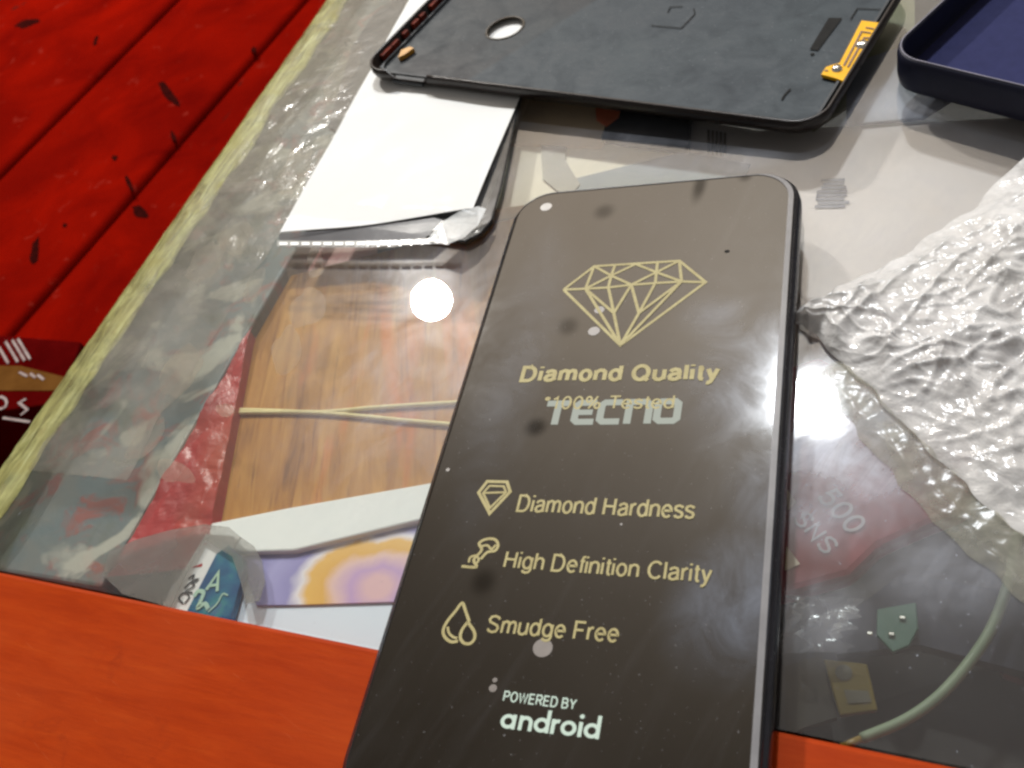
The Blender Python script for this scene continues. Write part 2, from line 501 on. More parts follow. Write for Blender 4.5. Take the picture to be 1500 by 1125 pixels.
# grey side board under the glass edge
t = NT('grey side board'); v = t.coord()
a = t.noise(v, 26, 6, 0.6, 0.6); b = t.noise(v, 70, 5, 0.65, 0.8); gy = t.noise(v, 9, 2)
col = t.mix(t.ramp(a, [(0.42, 0.0), (0.62, 1.0)]), (0.13, 0.165, 0.17), (0.20, 0.185, 0.155))
col = t.mix(t.ramp(b, [(0.52, 0.0), (0.64, 0.85)]), col, (0.30, 0.075, 0.055))
col = t.mix(t.ramp(t.noise(v, 32, 5, 0.6, 1.3), [(0.53, 0.0), (0.62, 0.8)]), col, (0.10, 0.115, 0.075))
col = t.mix(t.ramp(t.noise(v, 45, 4, 0.5, 1.0), [(0.54, 0.0), (0.62, 0.85)]), col, (0.46, 0.44, 0.37))
m_board = t.done(t.bsdf(col, 0.5, 0.4, t.bump(b, 0.3, 0.001)))
s0 = corner - eX*0.0060; 
bw0, bw1 = 0.058, 0.058
board = block('side_board', [s0 + eY*0.002, s0 + eX*bw0 + eY*0.002, s0 + eX*bw1 + eY*0.60, s0 + eY*0.60], FLOOR-0.10, GZ-GT-0.0012, m_board, counter, 0.001)
tag(board, 'blue-grey painted board carrying the glass edge, stained and mottled')

# floor of the case
m_floor = paint('dark case floor', (0.035, 0.028, 0.026), (0.018, 0.016, 0.018), 40, 0.6, 0.3)
fl0 = s0 + eX*bw0
block('case_floor', [fl0, near_r, far_r, fl0 + eY*0.60], FLOOR-0.02, FLOOR, m_floor, counter, 0.0)
block('front_panel', [c0-rY*0.012, c1-rY*0.012, c1-rY*0.001, c0-rY*0.001], FLOOR-0.10, GZ-0.0245, m_rim, counter, 0.0)

# yellowed glue strip along the glass edge
t = NT('yellowed glue'); v = t.coord((1, 1, 1), -math.atan2(eY.y, eY.x))
vs = t.coord((0.12, 1, 1), -math.atan2(eY.y, eY.x))
a = t.noise(vs, 420, 6, 0.65, 1.2); b = t.noise(v, 70, 5, 0.6, 0.7)
col = t.ramp(a, [(0.30, (0.14, 0.125, 0.045)), (0.46, (0.27, 0.25, 0.085)), (0.60, (0.44, 0.43, 0.16)), (0.74, (0.62, 0.62, 0.33))])
col = t.mix(t.ramp(b, [(0.50, 0.0), (0.72, 0.75)]), col, (0.22, 0.18, 0.03))
tg = t.n('ShaderNodeBsdfTransparent'); tg.inputs[0].default_value = (0.85, 0.84, 0.6, 1)
m_glue = t.done(t.mixs(t.ramp(b, [(0.35, 0.5), (0.6, 0.9)]), tg.outputs[0], t.bsdf(col, t.ramp(b, [(0.3, 0.3), (0.7, 0.6)]), 0.25, t.bump(a, 0.4, 0.0008))))
N, K = 240, 8
vv, ff = [], []
for i in range(N+1):
    s = -0.03 + 0.50*i/N
    base = corner + eY*(s+0.03)
    wd = 0.0122 + 0.0030*noise.noise(Vector((s*38, 0, 1))) + 0.0010*noise.noise(Vector((s*150, 0, 3)))
    for k in range(K+1):
        q = k/K
        prof = math.sin(math.pi*min(1, q*1.02))**0.6*0.0009 + 0.00025*noise.noise(Vector((s*300, q*3, 0)))
        x = -0.0012 + (wd+0.0012)*q
        z = GZ + 0.0002 + max(prof, 0.0)
        if k == 0: z = GZ-0.004
        vv.append(base + eX*x + Vector((0, 0, z-base.z)))
for i in range(N):
    for k in range(K):
        a0 = i*(K+1)+k
        ff.append((a0, a0+1, a0+K+2, a0+K+1))
tag(mk('edge_strip', vv, ff, m_glue, counter, True), 'yellowed glue and tape along the left glass edge')

# wrinkled clear tape folded over the glass edge
m_tape = film('old clear tape', (0.46, 0.42, 0.36), 0.04, 0.50, 40, 0.14, 0.7, 0.5, 120, 1.5, 0.0008)
def tape_strip(name, pts, n, seed, amp, mat, parent, lab=None, off=0.0003):
    """strip given by 4 corner points, crumpled"""
    a, b, c, d = pts
    vv, ff = [], []
    nu, nv = n
    for i in range(nu+1):
        for j in range(nv+1):
            s, q = i/nu, j/nv
            p = (a*(1-s)+b*s)*(1-q) + (d*(1-s)+c*s)*q
            ed = 0.0035*noise.noise(Vector((s*9+seed, q*9, seed)))
            p = p + (b-a).normalized()*ed*(1 if 0 < i < nu else 1.6)
            h = crease(p.x, p.y, 95, seed)*amp + amp*0.5*(noise.noise(Vector((p.x*60, p.y*60, seed)))+0.6)
            vv.append(Vector((p.x, p.y, p.z+off+max(h, 0))))
    for i in range(nu):
        for j in range(nv):
            a0 = i*(nv+1)+j
            ff.append((a0, a0+1, a0+nv+2, a0+nv+1))
    o = mk(name, vv, ff, mat, parent)
    if lab: tag(o, lab)
    return o
cb = lambda s, x: Vector(((corner+eY*s+eX*x).x, (corner+eY*s+eX*x).y, GZ))
tape_strip('clear_tape', [cb(0.03, 0.004), cb(0.03, 0.047), cb(0.155, 0.052), cb(0.155, 0.004)], (30, 80), 3.1, 0.00035, m_tape, counter, 'wrinkled clear tape folded over the glass edge')
tape_strip('clear_tape', [cb(0.150, 0.005), cb(0.150, 0.060), cb(0.33, 0.046), cb(0.33, 0.003)], (30, 100), 8.4, 0.00035, m_tape, counter, 'wrinkled clear tape folded over the glass edge')

# air pockets and lifted patches of the old tape
m_pocket = film('tape air pocket', (0.52, 0.44, 0.35), 0.16, 0.40, 60, 0.2, 0.25, 0.05, 140)
for n_, (u, q, rx, ry, an) in enumerate(((452, 450, 34, 22, -50), (420, 515, 20, 34, 15), (372, 420, 12, 28, 25), (462, 385, 13, 22, 0), (330, 600, 14, 10, 0), (300, 385, 20, 34, 40),
                                         (265, 545, 26, 44, 35), (345, 345, 24, 30, 30), (215, 640, 18, 40, 40), (430, 250, 18, 46, 30), (500, 110, 16, 50, 32), (255, 690, 30, 16, 20))):
    pts = []
    for k in range(28):
        a_ = 2*math.pi*k/28
        r_ = 1+0.28*noise.noise(Vector((math.cos(a_)*1.6+n_*7, math.sin(a_)*1.6, n_)))
        x_, y_ = rx*r_*math.cos(a_), ry*r_*math.sin(a_); c_, s_ = math.cos(math.radians(an)), math.sin(math.radians(an))
        pts.append(P(u+x_*c_-y_*s_, q+x_*s_+y_*c_, GZ+0.00012+0.00002*n_))
    mk('tape_patch', pts, [tuple(range(28))], m_pocket, counter)

# ---------------------------------------------------------------- red boards beside the counter
t = NT('red painted boards'); v = t.coord()
a = t.noise(v, 14, 5, 0.6, 0.5); b = t.noise(v, 60, 6, 0.65, 0.6)
col = t.mix(t.ramp(a, [(0.35, 0.0), (0.7, 1.0)]), (0.215, 0.004, 0.001), (0.115, 0.002, 0.001))
col = t.mix(t.ramp(b, [(0.62, 0.0), (0.72, 0.6)]), col, (0.27, 0.03, 0.02))
vd = t.coord((1, 0.45, 1), 0.3)
chips = t.ramp(t.noise(vd, 26, 4, 0.5, 0.8), [(0.705, 0.0), (0.72, 1.0)])
col = t.mix(chips, col, (0.05, 0.008, 0.006))
col = t.mix(t.ramp(t.noise(v, 6, 3, 0.5, 0.6), [(0.42, 0.0), (0.7, 0.6)]), col, (0.10, 0.002, 0.001))
m_red = t.done(t.bsdf(col, t.ramp(b, [(0.3, 0.4), (0.7, 0.65)]), 0.0, t.bump(b, 0.35, 0.001)))
RZ = -0.165
red = empty('red_plank_shelf', (-0.5, 0.45, RZ-0.06), 'red painted planks with chipped paint beside the counter', 'shelf')
A0, A1 = P(0, 248, RZ), P(239, 11, RZ)
dA = (A1-A0).normalized(); nA = Vector((dA.y, -dA.x, 0))
B0 = P(150, 345, RZ-0.012)
wB = (B0-A0).dot(nA)
def plank(o0, o1, z, lo=-0.55, hi=1.1):
    return block('plank', [A0+nA*o0+dA*lo, A0+nA*o1+dA*lo, A0+nA*o1+dA*hi, A0+nA*o0+dA*hi], z-0.02, z, m_red, red, 0.0055, 5)
wE = (Vector((corner.x, corner.y, 0))-A0).dot(nA)
plank(-0.30, 0.0, RZ)
plank(-0.004, wB, RZ-0.006)
plank(wB-0.004, wB*2.75, RZ-0.012)
m_chip = paint('bare dark wood', (0.016, 0.002, 0.002), (0.035, 0.004, 0.003), 200, 0.7, 0.0)
for n_, (u, q, rx, ry, an) in enumerate(((247, 136, 7, 20, -38), (168, 231, 4, 4, 0), (189, 268, 3, 14, -25), (254, 200, 3, 9, -20), (205, 310, 12, 7, 30), (40, 34, 18, 5, -15), (372, 73, 4, 4, 0), (140, 60, 3, 8, 20), (50, 370, 6, 20, 10), (95, 330, 3, 3, 0))):
    dep = RZ + 0.0012 - (0.006 if (P(u, q, RZ-0.006)-A0).dot(nA) > 0 else 0) - (0.006 if (P(u, q, RZ-0.012)-A0).dot(nA) > wB else 0)
    pts = []
    for k in range(16):
        a_ = 2*math.pi*k/16; r_ = 1+0.5*noise.noise(Vector((math.cos(a_)*1.5+n_*5, math.sin(a_)*1.5, n_*3)))
        x_, y_ = rx*r_*math.cos(a_), ry*r_*math.sin(a_); c_, s_ = math.cos(math.radians(an)), math.sin(math.radians(an))
        pts.append(P(u+x_*c_-y_*s_, q+x_*s_+y_*c_, dep-0.0009))
    mk('paint_chip', pts, [tuple(range(16))], m_chip, red)

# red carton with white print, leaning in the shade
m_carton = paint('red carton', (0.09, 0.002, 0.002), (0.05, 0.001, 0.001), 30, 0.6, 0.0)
m_white_ink = paint('white ink', (0.40, 0.34, 0.32), (0.28, 0.2, 0.19), 200, 0.6, 0.0)
m_mustard = paint('mustard band', (0.14, 0.06, 0.014), (0.09, 0.035, 0.008), 80, 0.6, 0.0)
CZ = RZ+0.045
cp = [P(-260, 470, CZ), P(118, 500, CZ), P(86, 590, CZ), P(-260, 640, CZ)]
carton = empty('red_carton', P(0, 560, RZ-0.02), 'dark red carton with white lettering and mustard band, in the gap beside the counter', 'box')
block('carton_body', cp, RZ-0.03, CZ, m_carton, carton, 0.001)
pen = Pen(); z = CZ+0.0003
pen.poly([P(-60, 535, z), P(30, 536, z), P(110, 556, z), P(100, 572, z), P(0, 572, z), P(-60, 572, z)])
pen.make('printed_band', m_mustard, carton)
pen = Pen(); z = CZ+0.0006
for (x0, y0, x1, y1) in [(-2, 508, 12, 532), (8, 500, 26, 530), (18, 498, 36, 528), (26, 496, 44, 526), (-20, 515, -4, 535), (28, 545, 40, 551), (44, 547, 52, 553), (55, 549, 64, 556)]:
    pen.stroke([P(x0, y0, z), P(x1, y1, z)], 0.0014)
pen.stroke([P(0+10*math.cos(k), 590+9*math.sin(k), z) for k in [i*0.7 for i in range(9)]], 0.0014, True)
pen.stroke([P(38, 584, z), P(28, 590, z), P(40, 600, z), P(30, 608, z)], 0.0014)
pen.stroke([P(4, 612, z), P(44, 618, z)], 0.0014)
pen.make('printed_lettering', m_white_ink, carton)

# ================================================================ under the glass
UZ = GZ-GT

# red plastic bag lining
t = NT('red plastic'); v = t.coord()
a = t.noise(v, 30, 5, 0.6, 0.5)
col = t.mix(t.ramp(a, [(0.4, 0.0), (0.65, 1.0)]), (0.42, 0.025, 0.025), (0.30, 0.018, 0.018))
col = t.mix(t.ramp(t.noise(v, 18, 2), [(0.55, 0.0), (0.68, 0.6)]), col, (0.46, 0.085, 0.03))
m_redbag = t.done(t.bsdf(col, 0.35, 0.5, t.bump(t.noise(v, 90, 5), 0.4, 0.002)))
vv, ff = [], []
nx, ny = 40, 100
z = GZ-0.0079
for i in range(nx+1):
    for j in range(ny+1):
        q_ = j/ny; s_ = i/nx
        wl = P(383, 396, z)*q_ + P(300, 830, z)*(1-q_)
        bl = P(446, 335, z)*q_ + P(152, 846, z)*(1-q_)
        p = bl*(1-s_) + wl*s_
        p = p + eX*(0.0022*noise.noise(Vector((q_*11, 3, 1)))*(1-s_))
        h = crease(p.x, p.y, 60, 2.2)*0.0015 + crease(p.x, p.y, 140, 6.2)*0.0005
        vv.append(Vector((p.x, p.y, z-0.0003+min(h, 0.0019)-0.004*(i == nx))))
for i in range(nx):
    for j in range(ny):
        k = i*(ny+1)+j
        ff.append((k, k+1, k+ny+2, k+ny+1))
tag(mk('red_plastic_bag', vv, ff, m_redbag), 'crumpled red plastic bag under the glass beside the wood-grain box', 'bag')

# wood-grain box
t = NT('wood grain print'); 
WZ = GZ-0.0115
w0, w1 = P(385, 413, WZ), P(313, 768, WZ)
wy = (w0-w1).normalized(); wx = Vector((wy.y, -wy.x, 0))
wa = math.atan2(wy.y, wy.x)
v = t.coord((0.10, 1, 1), -wa); vb = t.coord((0.16, 1, 1), -wa)
a = t.noise(v, 190, 7, 0.62, 0.9); b = t.noise(vb, 60, 4, 0.55, 0.6); c = t.noise(v, 520, 4, 0.6)
col = t.ramp(a, [(0.28, (0.19, 0.070, 0.010)), (0.45, (0.38, 0.160, 0.026)), (0.60, (0.48, 0.23, 0.046)), (0.76, (0.60, 0.32, 0.085))])
col = t.mix(t.ramp(b, [(0.55, 0.0), (0.64, 0.7)]), col, (0.58, 0.15, 0.015))
col = t.mix(t.ramp(c, [(0.60, 0.0), (0.72, 0.55)]), col, (0.12, 0.04, 0.01))
m_wood = t.done(t.bsdf(col, 0.5, 0.15, t.bump(a, 0.15, 0.0005)))
wbox = empty('wood_grain_box', (w0.x+wx.x*0.05-wy.x*0.05, w0.y+wx.y*0.05-wy.y*0.05, FLOOR), 'wood-grain box tied with cream string under the glass', 'box')
wo = [w1 - wy*0.01, w1 - wy*0.01 + wx*0.098, w0 + wx*0.098, w0]
block('box_lid', wo, WZ-0.014, WZ, m_wood, wbox, 0.0008)
wi = [w1 - wy*0.009 + wx*0.001, w1 - wy*0.009 + wx*0.097, w0 + wx*0.097 - wy*0.001, w0 + wx*0.001 - wy*0.001]
m_wood_in = paint('brown cardboard', (0.20, 0.11, 0.05), None, 60, 0.7)
block('box_base', wi, FLOOR+0.0005, WZ-0.0142, m_wood_in, wbox, 0.0005)

m_string = paint('cream string', (0.85, 0.74, 0.40), (0.72, 0.60, 0.30), 300, 0.8, 0.1, 0.2)
s = empty('string_tie', P(470, 605, WZ), 'cream string wrapped round the wood-grain box', 'string')
z = WZ+0.0007
for path in ([(343, 601), (400, 602), (470, 604), (540, 598), (600, 594), (665, 590), (740, 585)],
             [(343, 605), (400, 604), (465, 605), (530, 610), (590, 616), (660, 622), (735, 630)]):
    pts = [P(u, q, z) for u, q in path]
    pts = [pts[0] - wx*0.0012 + Vector((0, 0, -0.010)), pts[0]-wx*0.001+Vector((0, 0, -0.0012))] + pts
    vv, ff = tube(spline(pts, 6), 0.00068, 7)
    mk('strand', vv, ff, m_string, s, True)

# white phone carton with watercolour cover
PZ = GZ-0.0082
m_white = paint('white card', (0.86, 0.86, 0.84), (0.80, 0.81, 0.80), 60, 0.45, 0.2)
m_pale = paint('pale blue card', (0.72, 0.78, 0.87), (0.68, 0.74, 0.84), 40, 0.45, 0.2)
pc = empty('phone_carton', P(450, 850, FLOOR), 'white phone carton with purple and orange watercolour cover under the glass', 'box')
a0, a1 = P(262, 772, PZ), P(640, 706, PZ)
px_ = (a1-a0).normalized(); py_ = Vector((-px_.y, px_.x, 0))
def lp(u, vv, z): return P(u, vv, z)
tray = [a0 - py_*0.075, a0 + px_*0.13 - py_*0.075, a0 + px_*0.13 - py_*0.0105, a0 - py_*0.0105]
block('lid', [lp(235, 892, PZ-0.002), lp(262, 822, PZ-.002), lp(700, 740, PZ-.002), lp(700, 1060, PZ-.002)], FLOOR+0.02, PZ-0.0025, m_pale, pc, 0.0006)
# raised white wall of the carton
block('wall', [lp(258, 778, PZ), lp(300, 800, PZ), lp(362, 808, PZ), lp(430, 806, PZ), lp(760, 726, PZ), lp(760, 684, PZ), lp(420, 744, PZ), lp(300, 768, PZ)][::-1], FLOOR+0.02, PZ, m_white, pc, 0.0005)
# cover picture
t = NT('watercolour print'); 
org = origin(pc); ctr = P(556, 856, PZ-0.002)-org
v = t.coord((1, 1, 1), 0, (-ctr.x-0.005, -ctr.y-0.005, 0))
dn = t.noise(t.coord(), 55, 4, 0.55, 0.5, True)
vm = t.n('ShaderNodeVectorMath', operation='MULTIPLY_ADD'); t.t.links.new(dn, vm.inputs[0]); vm.inputs[1].default_value = (0.010, 0.010, 0); t.t.links.new(v, vm.inputs[2])
vs_ = t.n('ShaderNodeVectorMath', operation='MULTIPLY'); t.t.links.new(vm.outputs[0], vs_.inputs[0]); vs_.inputs[1].default_value = (1, 1.5, 0)
ln = t.n('ShaderNodeVectorMath', operation='LENGTH'); t.t.links.new(vs_.outputs[0], ln.inputs[0])
k = t.math('MULTIPLY', ln.outputs['Value'], 1/0.036)
col = t.ramp(k, [(0.10, (0.70, 0.42, 0.45)), (0.22, (0.50, 0.30, 0.55)), (0.34, (0.74, 0.48, 0.44)), (0.42, (0.72, 0.38, 0.05)), (0.52, (0.76, 0.42, 0.07)), (0.58, (0.76, 0.70, 0.74)), (0.66, (0.27, 0.24, 0.50)), (0.85, (0.36, 0.33, 0.60)), (0.98, (0.24, 0.22, 0.46))])
m_water = t.done(t.bsdf(col, 0.4, 0.5))
z = PZ-0.0020
cov = block('cover_picture', [lp(352, 816, z), lp(640, 766, z), lp(640, 880, z), lp(440, 886, z), lp(376, 887, z)][::-1], PZ-0.0024, PZ-0.0018, m_water, pc, 0.0)
# dark gap line between the wall and the cover
m_gap = paint('dark gap', (0.07, 0.065, 0.08), None, 60, 0.6)
# hologram sticker and white strip with handwriting
t = NT('hologram foil'); v = t.coord()
a = t.noise(v, 120, 3, 0.5, 0.6)
col = t.ramp(a, [(0.35, (0.03, 0.10, 0.24)), (0.5, (0.035, 0.17, 0.30)), (0.62, (0.06, 0.26, 0.30)), (0.75, (0.10, 0.14, 0.36))])
m_holo = t.done(t.bsdf(col, 0.28, 0.6, None, Metallic=0.4))
m_green_ink = paint('pale green foil', (0.42, 0.58, 0.40), (0.30, 0.46, 0.42), 200, 0.4)
m_black_ink = paint('black ink', (0.02, 0.02, 0.022), None, 100, 0.6)
z = PZ+0.0004
m_label = paint('white sticker paper', (0.74, 0.72, 0.71), (0.66, 0.64, 0.63), 90, 0.5)
st1 = block('label_strip', [lp(238, 886, z), lp(302, 782, z), lp(352, 786, z), lp(275, 905, z)][::-1], PZ-0.0015, z, m_label, pc, 0.0)
pen = Pen(); z2 = z+0.0003
pen.stroke(spline([P(268, 884, z2), P(262, 876, z2), P(270, 868, z2), P(277, 874, z2), P(270, 884, z2)], 5), 0.00045)
pen.stroke(spline([P(270, 862, z2), P(280, 852, z2), P(284, 858, z2), P(272, 866, z2), P(282, 868, z2)], 5), 0.00045)
pen.stroke(spline([P(276, 848, z2), P(284, 842, z2), P(282, 850, z2), P(290, 848, z2), P(280, 856, z2)], 5), 0.00045)
pen.make('handwriting', m_black_ink, st1)
st2 = block('hologram_sticker', [lp(272, 902, z), lp(318, 812, z), lp(336, 800, z), lp(356, 816, z), lp(358, 836, z), lp(338, 908, z), lp(320, 916, z)][::-1], PZ-0.0015, z+0.0003, m_holo, pc, 0.0)
pen = Pen(); z2 = z+0.0006
pen.stroke(spline([P(284, 874, z2), P(290, 866, z2), P(298, 868, z2), P(294, 880, z2), P(290, 890, z2), P(300, 884, z2), P(305, 892, z2)], 5), 0.0011)
pen.stroke([P(302, 864, z2), P(320, 838, z2), P(318, 866, z2)], 0.0009)
pen.stroke([P(308, 858, z2), P(320, 856, z2)], 0.0008)
pen.stroke(spline([P(305, 896, z2), P(318, 884, z2), P(326, 870, z2), P(334, 872, z2)], 4), 0.0004)
pen.make('printed_number', m_green_ink, st2)
# old grey tape over its corner
m_gtape = film('grey tape', (0.42, 0.40, 0.37), 0.35, 0.6, 40, 0.25, 0.6, 0.3, 90)
z = PZ+0.0022
gpts = [(150, 842), (160, 808), (200, 790), (250, 776), (300, 768), (335, 772), (352, 786), (372, 800), (384, 822), (388, 852), (380, 880), (360, 884), (352, 850), (340, 815), (300, 790), (268, 850), (250, 890), (180, 870)]
gt = mk('grey_tape', [P(u, q, z) for u, q in gpts], [tuple(range(len(gpts)))], m_gtape)
bm = bmesh.new(); bm.from_mesh(gt.data); bmesh.ops.triangulate(bm, faces=bm.faces); r_ = bmesh.ops.extrude_face_region(bm, geom=list(bm.faces))
bmesh.ops.translate(bm, verts=[x for x in r_['geom'] if isinstance(x, bmesh.types.BMVert)], vec=(0, 0, -0.0002)); bm.to_mesh(gt.data); bm.free()
tag(gt, 'grey translucent tape curling over the corner of the white phone carton', 'tape')

# ---- far side of the case: boxes, strap and cards under the glass
m_tan = paint('tan cardboard', (0.78, 0.58, 0.40), (0.68, 0.48, 0.32), 40, 0.6)
m_cream = paint('cream plastic', (0.66, 0.60, 0.48), (0.60, 0.53, 0.42), 40, 0.45, 0.2)
m_olive = paint('olive grey plastic', (0.22, 0.20, 0.15), (0.17, 0.155, 0.12), 50, 0.5)
m_black = paint('black plastic', (0.006, 0.006, 0.006), (0.010, 0.009, 0.008), 90, 0.6, 0.08)
m_orange = paint('orange plastic', (0.9, 0.16, 0.03), None, 90, 0.4)
m_bluegrey = paint('blue grey card', (0.075, 0.105, 0.125), (0.11, 0.14, 0.15), 50, 0.5)
def under(name, pts, depth, thick, mat, label, cat, bev=0.0):
    z = GZ-depth
    o = block(name, pix(pts, z)[::-1], z-thick, z, mat, None, bev)
    return tag(o, label, cat)
under('tan_carton', [(745, 120), (900, 130), (905, 175), (880, 215), (735, 210)], 0.0067, 0.02, m_tan, 'tan carton under the glass behind the white paper', 'box')
under('cream_tray', [(720, 195), (745, 180), (900, 205), (1000, 225), (1000, 236), (870, 262), (840, 290), (700, 310)], 0.0078, 0.02, m_cream, 'cream plastic tray under the glass behind the phone', 'tray')
under('olive_strap', [(788, 150), (830, 150), (828, 235), (850, 270), (830, 290), (795, 262)], 0.0070, 0.0006, m_olive, 'olive grey strap lying across the cream tray under the glass', 'strap')
under('orange_cap', [(872, 158), (912, 150), (906, 172), (888, 185), (874, 176)], 0.0062, 0.0002, m_orange, 'small orange cap under the glass beside the black box', 'cap')
under('black_box', [(905, 120), (1015, 150), (1008, 222), (940, 215), (880, 205)], 0.0064, 0.05, m_black, 'black box under the glass below the phone back cover', 'box')
under('dark_film_pouch', [(840, 262), (1000, 222), (1100, 240), (1090, 262), (900, 282), (800, 300)], 0.0073, 0.0003, m_bluegrey, 'dark blue-grey pouch under the glass along the top of the phone', 'pouch')
# white carton with barcode
wc = empty('white_carton', P(1250, 260, FLOOR), 'off-white carton with small dark print blocks under the glass beside the phone', 'box')
m_off = paint('off-white card', (0.58, 0.51, 0.49), (0.50, 0.45, 0.46), 30, 0.5, 0.2)
z = GZ-0.0085
block('carton_top', pix([(1008, 172), (1110, 190), (1345, 178), (1500, 170), (1560, 420), (1180, 440), (1020, 245), (1004, 228)], z)[::-1], FLOOR, z, m_off, wc, 0.0008)
m_print = paint('grey print', (0.09, 0.09, 0.13), (0.24, 0.24, 0.28), 250, 0.6, 0.1)
m_brownp = paint('brown print', (0.12, 0.09, 0.07), (0.18, 0.14, 0.11), 150, 0.6)
z += 0.0003
pen = Pen()
for k in range(5):
    x = 1036+k*6
    pen.poly(pix([(x, 190+k), (x+4, 190+k), (x+4, 226+k*.7), (x, 225+k*.7)], z))
pen.make('barcode', m_brownp, wc)
pen = Pen()
for k in range(8):
    y = 262+k*5.5
    a_ = 1202+random.uniform(-3, 8)-k*1.0; b_ = 1244+random.uniform(-8, 2)
    pen.poly(pix([(a_, y), (b_, y-1), (b_, y+3.6), (a_, y+4.4)], z))
pen.make('printed_block', m_print, wc)
under('green_blue_pouch', [(1240, 95), (1345, 60), (1420, 130), (1352, 172), (1240, 182)], 0.0070, 0.001, paint('dull blue pouch', (0.10, 0.11, 0.17), (0.16, 0.17, 0.21), 40, 0.4), 'dull blue pouch under the glass between back cover and navy case', 'pouch')
under('olive_pouch', [(1225, 60), (1290, 0), (1340, -20), (1340, 60), (1250, 150), (1190, 190)], 0.0072, 0.001, paint('olive film', (0.16, 0.15, 0.08), (0.10, 0.11, 0.05), 60, 0.4), 'olive green pouch under the glass beside the back cover', 'pouch')
# small bits near the zip bag
under('slate_strip', [(548, 20), (600, -20), (560, 90), (505, 196), (480, 186), (500, 120), (515, 70)], 0.0062, 0.0002, paint('slate film', (0.055, 0.06, 0.075), (0.085, 0.09, 0.10), 50, 0.5, 0.2), 'dark slate strip of film under the taped glass beside the white paper', 'strip')
under('red_label_card', [(400, 362), (560, 362), (556, 405), (470, 412), (385, 416)], 0.017, 0.002, paint('red label card', (0.62, 0.08, 0.08), (0.78, 0.52, 0.46), 70, 0.5), 'red and pink card under the glass below the bag seal', 'card')
under('green_edged_film', [(552, 362), (690, 366), (690, 392), (556, 400)], 0.016, 0.001, paint('grey green film', (0.24, 0.27, 0.26), (0.16, 0.18, 0.19), 50, 0.4), 'grey green film under the glass below the bag seal', 'film')

# ---- right side of the case
m_redpk = paint('red packet', (0.22, 0.007, 0.020), (0.16, 0.005, 0.014), 40, 0.5, 0.2)
rp = empty('red_packet', P(1200, 790, GZ-0.020), 'red packet with pale lettering under the glass to the right of the phone', 'packet')
z = GZ-0.0090
block('packet_body', pix([(1090, 560), (1200, 520), (1430, 650), (1420, 745), (1345, 775), (1290, 800), (1246, 842), (1130, 874), (1080, 800)], z)[::-1], z-0.006, z, m_redpk, rp, 0.0015)
pen = Pen(); z += 0.0004
m_pkink = paint('pale packet ink', (0.36, 0.30, 0.32), (0.28, 0.22, 0.24), 150, 0.5)
dirp = (P(1215, 812, z)-P(1165, 755, z)); upp = P(1200, 765, z)-P(1180, 785, z)
lettering('printed_lettering', 'SNS', P(1160, 762, z), P(1206, 812, z), 0.0042, m_pkink, rp, 0.02)
lettering('printed_lettering', '500', P(1196, 730, z), P(1242, 782, z), 0.0050, m_pkink, rp, 0.02)
pen.poly(pix([(1152, 800), (1172, 826), (1150, 836)], z)); pen.poly(pix([(1152, 715), (1166, 735), (1154, 748)], z))
pen.make('printed_mark', paint('cream print', (0.62, 0.5, 0.36), None, 90, 0.5), rp)
m_crg = film('cloudy pouch', (0.24, 0.24, 0.26), 0.2, 0.6, 60, 0.2, 0.7, 0.6, 110)
tape_strip('cloudy_pouch', [P(1150, 875, GZ-0.011), P(1262, 880, GZ-0.011), P(1230, 960, GZ-0.011), P(1150, 960, GZ-0.011)], (24, 24), 4.4, 0.0018, m_crg, None)
tag(bpy.data.objects['cloudy_pouch'], 'cloudy clear pouch under the glass below the red packet', 'pouch')
under('navy_pouch', [(1235, 905), (1320, 840), (1500, 870), (1560, 1000), (1350, 945), (1225, 958)], 0.016, 0.003, paint('navy pouch', (0.014, 0.015, 0.026), (0.026, 0.026, 0.040), 40, 0.5, 0.1), 'dark navy pouch under the glass behind the green chip', 'pouch')
gc_ = empty('green_board', P(1310, 920, GZ-0.018), 'small green circuit board under the glass beside the navy pouch', 'circuit board')
z = GZ-0.0125
m_green = paint('green board', (0.018, 0.062, 0.042), (0.03, 0.085, 0.06), 120, 0.4, 0.2)
block('board', pix([(1285, 892), (1342, 882), (1345, 920), (1332, 945), (1308, 955), (1284, 930)], z)[::-1], z-0.0012, z, m_green, gc_, 0.0002)
m_solder = paint('solder', (0.75, 0.75, 0.72), None, 60, 0.2, 0.5, 0, Metallic=1.0)
for u, q in ((1274, 928), (1306, 929), (1322, 905)):
    c_ = P(u, q, z+0.0004)
    block('solder_pad', [c_+Vector((a*0.0006, b*0.0004, 0)) for a, b in ((-1, -1), (1, -1), (1, 1), (-1, 1))], z+0.0001, z+0.0007, m_solder, gc_, 0.0002)
yb = empty('yellow_bracket', P(1240, 1000, GZ-0.02), 'yellow plastic bracket with holes under the glass near the wooden rim', 'bracket')
m_yel = paint('dull yellow', (0.12, 0.085, 0.008), (0.085, 0.06, 0.006), 60, 0.5, 0.1)
z = GZ-0.0145
block('plate', pix([(1206, 965), (1270, 972), (1286, 1040), (1230, 1048)], z)[::-1], z-0.0015, z, m_yel, yb, 0.0003)
pen = Pen(); pen.disc(P(1236, 985, z+0.0003), 0.0016); pen.poly(pix([(1236, 1010), (1272, 1012), (1276, 1028), (1242, 1030)], z+0.0003))
pen.make('hole', paint('bracket hole', (0.045, 0.034, 0.006), None, 90, 0.6), yb)
under('brown_film_pouch', [(1150, 975), (1204, 960), (1226, 1050), (1150, 1075)], 0.018, 0.002, paint('brown film', (0.045, 0.036, 0.022), (0.026, 0.022, 0.018), 60, 0.5, 0.1), 'brown film pouch under the glass against the wooden rim', 'pouch')
